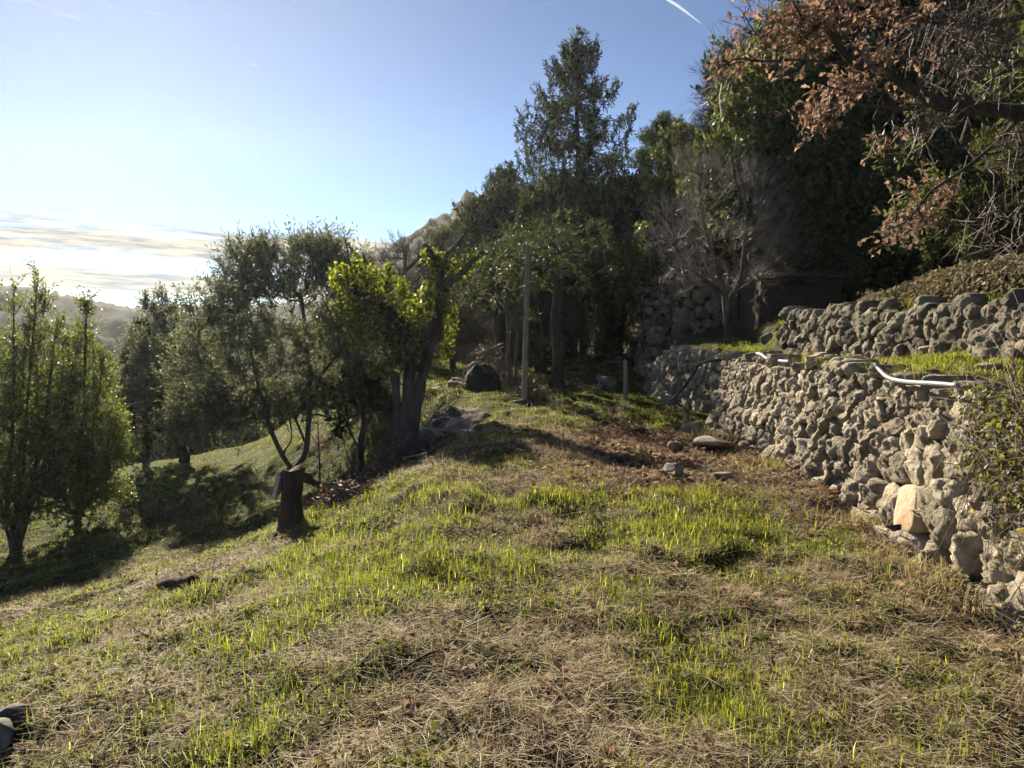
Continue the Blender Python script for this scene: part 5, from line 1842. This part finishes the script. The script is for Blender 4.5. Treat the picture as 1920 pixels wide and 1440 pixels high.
def keep_mask(x, y):
    """off the wall faces and out of the deep wood"""
    d1 = x - wall_x(y)
    d2 = x - wall2_x(y)
    ok = ~((d1 > -0.03) & (d1 < 0.26) & (y < 15.2)) & ~((d2 > -0.05) & (d2 < 0.25) & (y < 13))
    ok &= (x < wall3_x(y) + .3)
    ok &= ~((y > 11.0) & (y < 11.4) & (x > 2.7) & (x < 4))
    return ok


def build_cover():
    r = rs(404)
    G, S_, B_ = [], [], []
    greens = np.array([(0.14, 0.155, 0.03), (0.18, 0.19, 0.038), (0.215, 0.215, 0.05), (0.10, 0.12, 0.025), (0.20, 0.205, 0.06)])
    straws = np.array([(0.44, 0.37, 0.235), (0.53, 0.46, 0.31), (0.32, 0.255, 0.155), (0.62, 0.55, 0.40), (0.22, 0.17, 0.105)])
    #        y0   y1   tufts blades height  width  segs straw
    bands = [(1.7, 3.4, 1000, 20, 0.070, 0.0036, 2, 32000), (3.4, 5.0, 1500, 20, 0.072, 0.0042, 2, 34000), (5.0, 7.2, 2200, 20, 0.070, 0.0052, 2, 30000),
             (7.2, 10.0, 3000, 14, 0.060, 0.007, 1, 22000), (10.0, 14.0, 5200, 11, 0.06, 0.010, 1, 15000), (14.0, 26.0, 8000, 8, 0.07, 0.016, 1, 7000)]
    for (y0, y1, nt, nb, hh, ww, sg, ns) in bands:
        # tufts
        x, y = field_pts(nt * 4, y0, y1, r)
        g = greenness(x, y)
        pr = np.clip(g * 1.15, 0.015, 1) ** 2 * (1 - shade_wood(x, y) * .9)
        k = (r.rand(len(x)) < pr) & keep_mask(x, y)
        x, y, g = x[k][:nt], y[k][:nt], g[k][:nt]
        m = len(x)
        tall = 0.5 + 0.9 * r.rand(m) ** 2 + 0.75 * sstep(fbm(x * 1.6, y * 1.6, 91, 2), .50, .62)
        tall *= np.where(edge_x(y) - x > 1.8, 0.7, 1.0) * np.where(y > 12, .9, 1.0)
        tint = greens[r.randint(0, 5, m)]
        rad = 0.035 + 0.065 * r.rand(m) + .004 * y
        X = np.repeat(x, nb) + r.randn(m * nb) * np.repeat(rad, nb); Y = np.repeat(y, nb) + r.randn(m * nb) * np.repeat(rad, nb)
        k = keep_mask(X, Y)
        Z = H(X, Y) - 0.006
        P = np.stack([X, Y, Z], 1)[k]
        n = len(P)
        hgt = (np.repeat(tall, nb)[k]) * hh * (0.45 + 0.75 * r.rand(n))
        C = np.repeat(tint, nb, 0)[k] * (0.75 + 0.5 * r.rand(n, 1))
        dry = r.rand(n) < .04
        C[dry] = straws[r.randint(0, 5, dry.sum())]
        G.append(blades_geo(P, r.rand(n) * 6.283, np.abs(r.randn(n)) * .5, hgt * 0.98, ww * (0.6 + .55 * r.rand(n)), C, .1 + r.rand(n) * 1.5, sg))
        # short sward between the tufts
        nsw = int(nt * 10)
        x, y = field_pts(nsw * 2, y0, y1, r)
        g = greenness(x, y)
        k = (r.rand(len(x)) < np.clip(g * .85 + .06, 0, 1) * (1 - shade_wood(x, y) * .9)) & keep_mask(x, y)
        x, y = x[k][:nsw], y[k][:nsw]
        n = len(x)
        P = np.stack([x, y, H(x, y) - .004], 1)
        C = greens[r.randint(0, 5, n)] * (.6 + .5 * r.rand(n, 1))
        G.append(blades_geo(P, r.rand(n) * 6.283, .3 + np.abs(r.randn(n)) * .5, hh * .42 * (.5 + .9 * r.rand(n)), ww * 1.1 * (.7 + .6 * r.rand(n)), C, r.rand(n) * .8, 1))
        # straw lying about
        x, y = field_pts(ns * 3, y0, y1, r)
        g = greenness(x, y)
        pr = np.clip(1.05 - g * .85, .1, 1) * (1 - .75 * dirt(x, y)) * np.where(edge_x(y) - x > 1.2, .7, 1) * (1 - shade_wood(x, y) * .8)
        pr *= .35 + 1.0 * fbm(x * 2.2, y * 2.2, 131, 3)
        k = (r.rand(len(x)) < pr) & keep_mask(x, y)
        x, y = x[k][:ns], y[k][:ns]
        n = len(x)
        lift = r.rand(n) ** 2 * .035
        P = np.stack([x, y, H(x, y) + lift], 1)
        Ls = .05 + .13 * r.rand(n) ** 1.6 + (r.rand(n) < .06) * .14
        az = r.rand(n) * 6.283
        S_.append(blades_geo(P, az, 1.25 + .45 * r.rand(n), Ls, np.maximum(.0024, ww * .62) * (.6 + .7 * r.rand(n)), straws[r.randint(0, 5, n)] * (.7 + .55 * r.rand(n, 1)), -.2 + .6 * r.rand(n), 2 if y1 < 6 else 1))
        # some straw standing up in bleached tussocks
        m = int(nt * .16)
        x, y = field_pts(m * 4, y0, y1, r)
        k = (r.rand(len(x)) < np.clip(.9 - greenness(x, y), 0, 1)) & keep_mask(x, y) & (shade_wood(x, y) < .3) & (dirt(x, y) < .4)
        x, y = x[k][:m], y[k][:m]; m = len(x)
        X = np.repeat(x, 9) + r.randn(m * 9) * .03; Y = np.repeat(y, 9) + r.randn(m * 9) * .03; n = m * 9
        k = keep_mask(X, Y); X, Y = X[k], Y[k]; n = len(X)
        S_.append(blades_geo(np.stack([X, Y, H(X, Y)], 1), r.rand(n) * 6.283, .2 + np.abs(r.randn(n)) * .6, .06 + .13 * r.rand(n), ww * .7 * (.7 + .6 * r.rand(n)), straws[r.randint(0, 5, n)] * (.7 + .5 * r.rand(n, 1)), r.rand(n) * 1.1, 2 if y1 < 6 else 1))
        # little broad leaves: clover, plantain, crumbled litter
        nl = int(ns * .35)
        x, y = field_pts(nl * 2, y0, y1, r)
        k = keep_mask(x, y) & (shade_wood(x, y) < .8)
        x, y = x[k][:nl], y[k][:nl]; n = len(x)
        g = greenness(x, y); d = dirt(x, y)
        P = np.stack([x, y, H(x, y) + .004 + .02 * r.rand(n)], 1)
        Dd = nrm(np.stack([r.randn(n), r.randn(n), .25 + .3 * r.randn(n)], 1)); U = nrm(r.randn(n, 3) * .5 + [0, 0, 1])
        isg = r.rand(n) < g * .8
        brow = np.array([(0.16, 0.10, 0.062), (0.24, 0.155, 0.10), (0.11, 0.068, 0.045), (0.33, 0.25, 0.17)])
        C = np.where(isg[:, None], greens[r.randint(0, 5, n)] * .9, brow[r.randint(0, 4, n)]) * (.75 + .5 * r.rand(n, 1))
        Ll = (.016 + .022 * r.rand(n)) * (1 + .05 * y)
        v, f, c = leaves_geo(P, Dd, U, Ll, Ll * .6, C, .08)
        B_.append((v, [f], c))
    # leaf litter on the bare soil and along the wall
    n = 16000
    x = -.3 + 3.2 * r.rand(n); y = 2.2 + 10.5 * r.rand(n)
    k = (r.rand(n) < np.clip(dirt(x, y) * 1.3, 0.015, 1)) & keep_mask(x, y)
    x, y = x[k], y[k]; n = len(x)
    P = np.stack([x, y, H(x, y) + .004 + .03 * r.rand(n) ** 2], 1)
    Dd = nrm(np.stack([r.randn(n), r.randn(n), .35 * r.randn(n)], 1)); U = nrm(r.randn(n, 3) * .7 + [0, 0, 1])
    C = np.array([(0.185, 0.125, 0.085), (0.25, 0.175, 0.125), (0.125, 0.083, 0.06), (0.34, 0.265, 0.20)])[r.randint(0, 4, n)] * (.7 + .6 * r.rand(n, 1))
    Ll = .045 + .045 * r.rand(n)
    v, f, c = leaves_geo(P, Dd, U, Ll, Ll * .55, C, .14)
    B_.append((v, [f], c))
    # long grass hanging over the wall rims and at the wall foot
    for (yy0, yy1, xf, n, dx, tallk) in [(2.0, 11.0, wall_x, 5200, .22, 1.0), (5.2, 12.3, wall2_x, 2600, .18, .8), (11.4, 14.0, wall_x, 1500, .2, .9)]:
        y = yy0 + (yy1 - yy0) * r.rand(n); y = y[fbm(y * 1.6, y * 0, 17, 2) > .47]; n = len(y)
        x = xf(y) + dx + .22 * r.rand(n)
        P = np.stack([x, y, H(x, y)], 1)
        isd = r.rand(n) < .4
        C = np.where(isd[:, None], straws[r.randint(0, 5, n)], greens[r.randint(0, 5, n)]) * (.8 + .4 * r.rand(n, 1))
        for msk, dst in ((isd, S_), (~isd, G)):
            q = int(msk.sum())
            dst.append(blades_geo(P[msk], math.pi + r.randn(q) * .9, .4 + .7 * r.rand(q), (.10 + .16 * r.rand(q)) * tallk, .005 + .004 * r.rand(q), C[msk], .4 + .9 * r.rand(q), 2))
    n = 4200
    y = 2.0 + 9.0 * r.rand(n); y = y[fbm(y * 1.3, y * 0, 19, 2) > .54]; n = len(y)
    x = wall_x(y) - .06 - .32 * np.abs(r.randn(n)) * .7
    P = np.stack([x, y, H(x, y)], 1)
    isd = r.rand(n) < .6
    C = np.where(isd[:, None], straws[r.randint(0, 5, n)], greens[r.randint(0, 5, n)]) * (.8 + .4 * r.rand(n, 1))
    for msk, dst in ((isd, S_), (~isd, G)):
        q = int(msk.sum())
        dst.append(blades_geo(P[msk], r.rand(q) * 6.283, np.abs(r.randn(q)) * .5, .05 + .12 * r.rand(q), .004 + .002 * r.rand(q), C[msk], .3 + .9 * r.rand(q), 2))
    for name, parts, mt, lab in (('grass', G, 'grass', 'bright green and yellowing grass blades over the terrace and meadow'), ('dry_grass', S_, 'straw', 'pale cut straw lying across the terrace'), ('leaf_litter', B_, 'dead_leaf', 'small weeds and withered brown leaves strewn on the ground')):
        V, F, C = join(parts)
        print(name, 'tris', tri_count(F))
        o = link(name, make_mesh(name, V, F, M[mt], C))
        tag(o, lab, None, None, 'stuff')


build_cover()


# ------------------------------------------------------------------ ivy, brush, fallen twigs, contrail
def leaf_thing(root, name, P, D_, U, L, ratio, cols, mat, r, fold=.08, wide=.42):
    n = len(P)
    C = np.array(cols)[r.randint(0, len(cols), n)] * (.7 + .6 * r.rand(n, 1))
    lf = leaves_geo(P, D_, U, L, L * ratio, C, fold, wide)
    return link(name, make_mesh(name, lf[0], [lf[1]], M[mat], lf[2]), root)


def wall_ivy():
    r = rs(201)
    b = np.array(on(2.55, 4.3))
    root = thing('ivy', 'tangled ivy hanging over the near end of the lit wall', 'ivy', b)
    n = 12000
    y = 3.0 + 2.2 * r.rand(n)
    z = -.1 + 1.35 * r.rand(n)
    edge = 3.95 + .75 * sstep(z, .1, 1.05) + .35 * (fbm(y * 2, z * 3, 5, 3) - .5)
    k = (r.rand(n) < sstep(edge - y, -.15, .6) * (.08 + .9 * sstep(fbm(y * 3, z * 3, 8, 2), .42, .66)))
    y, z = y[k], z[k]; n = len(y)
    x = interp(y, [p[1] for p in lowpath], [p[0] for p in lowpath]) + .14 * np.clip(z, 0, 1) - .07 - .07 * r.rand(n) + .25 * np.maximum(0, z - 1.02)
    P = np.stack([x, y, np.minimum(z, 1.14)], 1) - b
    leaf_thing(root, 'leaves', P, nrm(r.randn(n, 3) * .6 + [-.3, 0, -.6]), nrm(r.randn(n, 3) * .6 + [-.8, -.2, .5]), .02 + .022 * r.rand(n), .85, [(0.07, 0.075, 0.035), (0.10, 0.10, 0.055), (0.15, 0.14, 0.085), (0.2, 0.16, 0.11)], 'ivy', r)
    m = 420
    i = r.randint(0, n, m)
    a = P[i] + [.02, 0, 0]; d = np.stack([-.03 - .05 * r.rand(m), .3 * r.randn(m), .35 * r.randn(m) - .1], 1)
    g = twigs_geo(a, a + d * .5 + [-.04, 0, 0] + r.randn(m, 3) * .03, a + d, .0032)
    link('sprays', make_mesh('sprays', g[0], [g[1]], M['red_twig']), root)['kind'] = 'stuff'


wall_ivy()


def ivy_bank():
    r = rs(202)
    b = np.array(on(5.4, 9.8))
    root = thing('ivy_bank', 'bank smothered in pale glinting ivy above the upper wall', 'ivy', b)
    nx, ny = 44, 16
    ys = np.linspace(7.6, 11.6, nx); t = np.linspace(0, 1, ny)
    Y, T = np.meshgrid(ys, t)
    topz = interp(Y, [7.6, 8.9, 9.8, 10.6, 11.6], [2.12, 2.12, 2.05, 1.9, 1.55]) + .10 * (fbm(Y * 2, T * 0, 4, 3) - .5)
    z0 = wall2_top(Y) - .12
    Z = z0 + (topz - z0) * np.sin(T * 1.57) ** .8
    X = 4.95 + .9 * T ** 1.6 + .16 * (fbm(Y * 2.5, T * 4, 6, 3) - .5) + .1 * (1 - T) * np.sin(Y * 2)
    v = np.stack([X, Y, Z], -1).reshape(-1, 3) - b
    i = np.arange(nx * ny).reshape(ny, nx)
    f = np.stack([i[:-1, :-1], i[:-1, 1:], i[1:, 1:], i[1:, :-1]], -1).reshape(-1, 4)
    link('earth_core', make_mesh('earth_core', v, [f], M['core'], None, True), root)
    n = 9000
    k = r.randint(0, len(f), n); w = r.rand(n, 1); w2 = r.rand(n, 1)
    P = (v[f[k, 0]] * (1 - w) + v[f[k, 1]] * w) * (1 - w2) + (v[f[k, 3]] * (1 - w) + v[f[k, 2]] * w) * w2 + r.randn(n, 3) * .03 + [-.03, 0, .02]
    leaf_thing(root, 'leaves', P, nrm(r.randn(n, 3) * .7 + [-.3, 0, -.4]), nrm(r.randn(n, 3) * .6 + [-.6, .1, .6]), .04 + .04 * r.rand(n), .8, [(0.12, 0.115, 0.065), (0.17, 0.155, 0.10), (0.23, 0.19, 0.13), (0.08, 0.08, 0.045)], 'straw', r)


ivy_bank()


def hut_ivy():
    r = rs(203)
    b = np.array([3.6, 19.3, .8])
    root = thing('ivy', 'dark ivy curtain hanging over the sunlit pillar and hut corner', 'ivy', b)
    n = 5200
    x = 3.0 + 2.6 * r.rand(n); z = 1.2 + 2.4 * r.rand(n) ** .8
    k = r.rand(n) < sstep(z, 1.1, 2.2) * (.4 + .6 * (fbm(x * 3, z * 2, 9, 2) > .45))
    x, z = x[k], z[k]; n = len(x)
    y = 18.95 + .5 * r.rand(n) + .35 * (x < 3.9)
    P = np.stack([x, y, z], 1) - b
    leaf_thing(root, 'leaves', P, nrm(r.randn(n, 3) * .5 + [0, 0, -.8]), nrm(r.randn(n, 3) * .6 + [-.3, -.6, .4]), .07 + .05 * r.rand(n), .8, [(0.045, 0.06, 0.025), (0.07, 0.085, 0.035), (0.10, 0.115, 0.05)], 'ivy', r)


hut_ivy()


def brush_pile(label, px, py, w, h, n, seed, D=None, mat='red_twig'):
    r = rs(seed)
    g = ground_at(px, py); s = g.y / FPX
    b = np.array(g)
    root = thing('brush_pile', label, 'brush', b)
    P = np.stack([r.randn(n) * w * s * .3, r.randn(n) * w * s * .25, np.zeros(n)], 1)
    P[:, 2] = H(P[:, 0] + b[0], P[:, 1] + b[1]) - b[2] + h * s * r.rand(n) * np.exp(-(P[:, 0] / (w * s * .4)) ** 2)
    d = nrm(r.randn(n, 3) * [1, 1, .45]) * (.12 + .3 * r.rand(n, 1))
    g_ = twigs_geo(P - d / 2, P + r.randn(n, 3) * .03, P + d / 2, .003 + .004 * r.rand(n))
    link('sprays', make_mesh('sprays', g_[0], [g_[1]], M[mat]), root)['kind'] = 'stuff'
    m = n
    leaf_thing(root, 'leaves', P[:m] + r.randn(m, 3) * .06, nrm(r.randn(m, 3)), nrm(r.randn(m, 3)), .03 + .04 * r.rand(m), .6, [(0.13, 0.085, 0.055), (0.2, 0.14, 0.09), (0.08, 0.055, 0.04)], 'dead_leaf', r)


brush_pile('heap of dead brushwood at the foot of the ivy tree', 735, 884, 150, 50, 900, 301)
brush_pile('low tangle of dead twigs on the rim right of the stump', 640, 935, 90, 26, 350, 302)
brush_pile('dead brushwood thrown over the netting dome', 915, 728, 120, 90, 700, 304)
brush_pile('scrub of dry stalks below the pole', 1000, 742, 90, 26, 300, 303)


def fallen(label, pts, rad=.006, name='fallen_twig', cat='twig', mat='dark_bark', lift=.02):
    P = []
    for k, (px, py) in enumerate(pts):
        q = ground_at(px, py)
        P.append(np.array([q.x, q.y, q.z + lift + .012 * math.sin(k * 2.1)]))
    p = curve_pts(P, 12); b = p[0].copy()
    r = rs(int(pts[0][0]))
    polys = [(p - b + r.randn(12, 3) * .004, np.linspace(rad, rad * .4, 12))]
    for k in range(5):
        j = r.randint(2, 11); d = nrm(r.randn(3) * [1, 1, .4] + [0, 0, .35]) * r.uniform(.05, .14)
        q = p[j] - b
        polys.append((np.array([q, q + d * .5 + r.randn(3) * .006, q + d]), np.array([rad * .5, rad * .4, rad * .2])))
    V, F = tubes_geo(polys, 5)
    return tag(link(name, make_mesh(name, V, F, M[mat], None, True), None, b), label, cat)


fallen('dark forked twig lying left of the middle foreground', [(700, 1128), (742, 1155), (782, 1182)])
fallen('dark stick slanting up through the middle foreground grass', [(912, 1152), (930, 1180), (948, 1208)], .006, lift=.04)
fallen('long thin dark branch lying across the middle foreground', [(738, 1278), (800, 1240), (866, 1216), (950, 1205), (1040, 1200)], .008)
fallen('thin pale twig arching above the long dark branch', [(800, 1143), (870, 1165), (925, 1190)], .004, mat='red_twig')
fallen('dark twig lying in the grass at the right of the foreground', [(1618, 1070), (1640, 1115), (1685, 1160), (1720, 1180)], .006, lift=.04)
fallen('short dark stick in the grass left of the pale block', [(1420, 1118), (1448, 1122), (1470, 1126)], .006)
fallen('stick half buried in straw at the lower left', [(560, 1330), (600, 1300), (650, 1270)], .006)
fallen('bare branch lying under the gnarled olive', [(210, 925), (265, 900), (330, 880)], .03, 'fallen_branch', 'branch')
fallen('pale dead branch across the brushwood heap', [(700, 905), (745, 880), (800, 868)], .014, 'fallen_branch', 'branch', 'wood', .12)


def log(label, px0, py0, px1, py1, rad):
    a, c = np.array(ground_at(px0, py0)), np.array(ground_at(px1, py1))
    a[2] += rad * .7; c[2] += rad * .7
    p = np.linspace(a, c, 9); b = a.copy()
    r = rs(9)
    V, F = tubes_geo([(p - b + r.randn(9, 3) * .004, np.full(9, rad) * (1 + .2 * r.rand(9)))], 9, .1)
    return tag(link('log', make_mesh('log', V, F, M['dark_wood'], None, True), None, b), label, 'log')


log('charred black log lying in the straw on the left slope', 302, 1106, 364, 1098, .045)
log('short piece of dead wood beside the charred log', 372, 1090, 402, 1096, .025)


def contrail():
    p = [np.array(at(px, py, 9000)) for px, py in ((1240, -8), (1275, 14), (1314, 44))]
    m, N, L, out = new_mat('contrail_vapour')
    d = N.new('ShaderNodeBsdfDiffuse'); d.inputs[0].default_value = (.85, .85, .85, 1)
    t = N.new('ShaderNodeBsdfTranslucent'); t.inputs[0].default_value = (.85, .85, .85, 1)
    tr = N.new('ShaderNodeBsdfTransparent')
    m1 = N.new('ShaderNodeMixShader'); L.new(d.outputs[0], m1.inputs[1]); L.new(t.outputs[0], m1.inputs[2])
    m2 = N.new('ShaderNodeMixShader'); m2.inputs[0].default_value = .30
    L.new(tr.outputs[0], m2.inputs[1]); L.new(m1.outputs[0], m2.inputs[2]); L.new(m2.outputs[0], out.inputs[0])
    M['contrail'] = m
    tube_thing('contrail', 'thin white aircraft trail high in the blue sky', 'contrail', p, [18, 16, 4], 'contrail', 8, 12)


contrail()
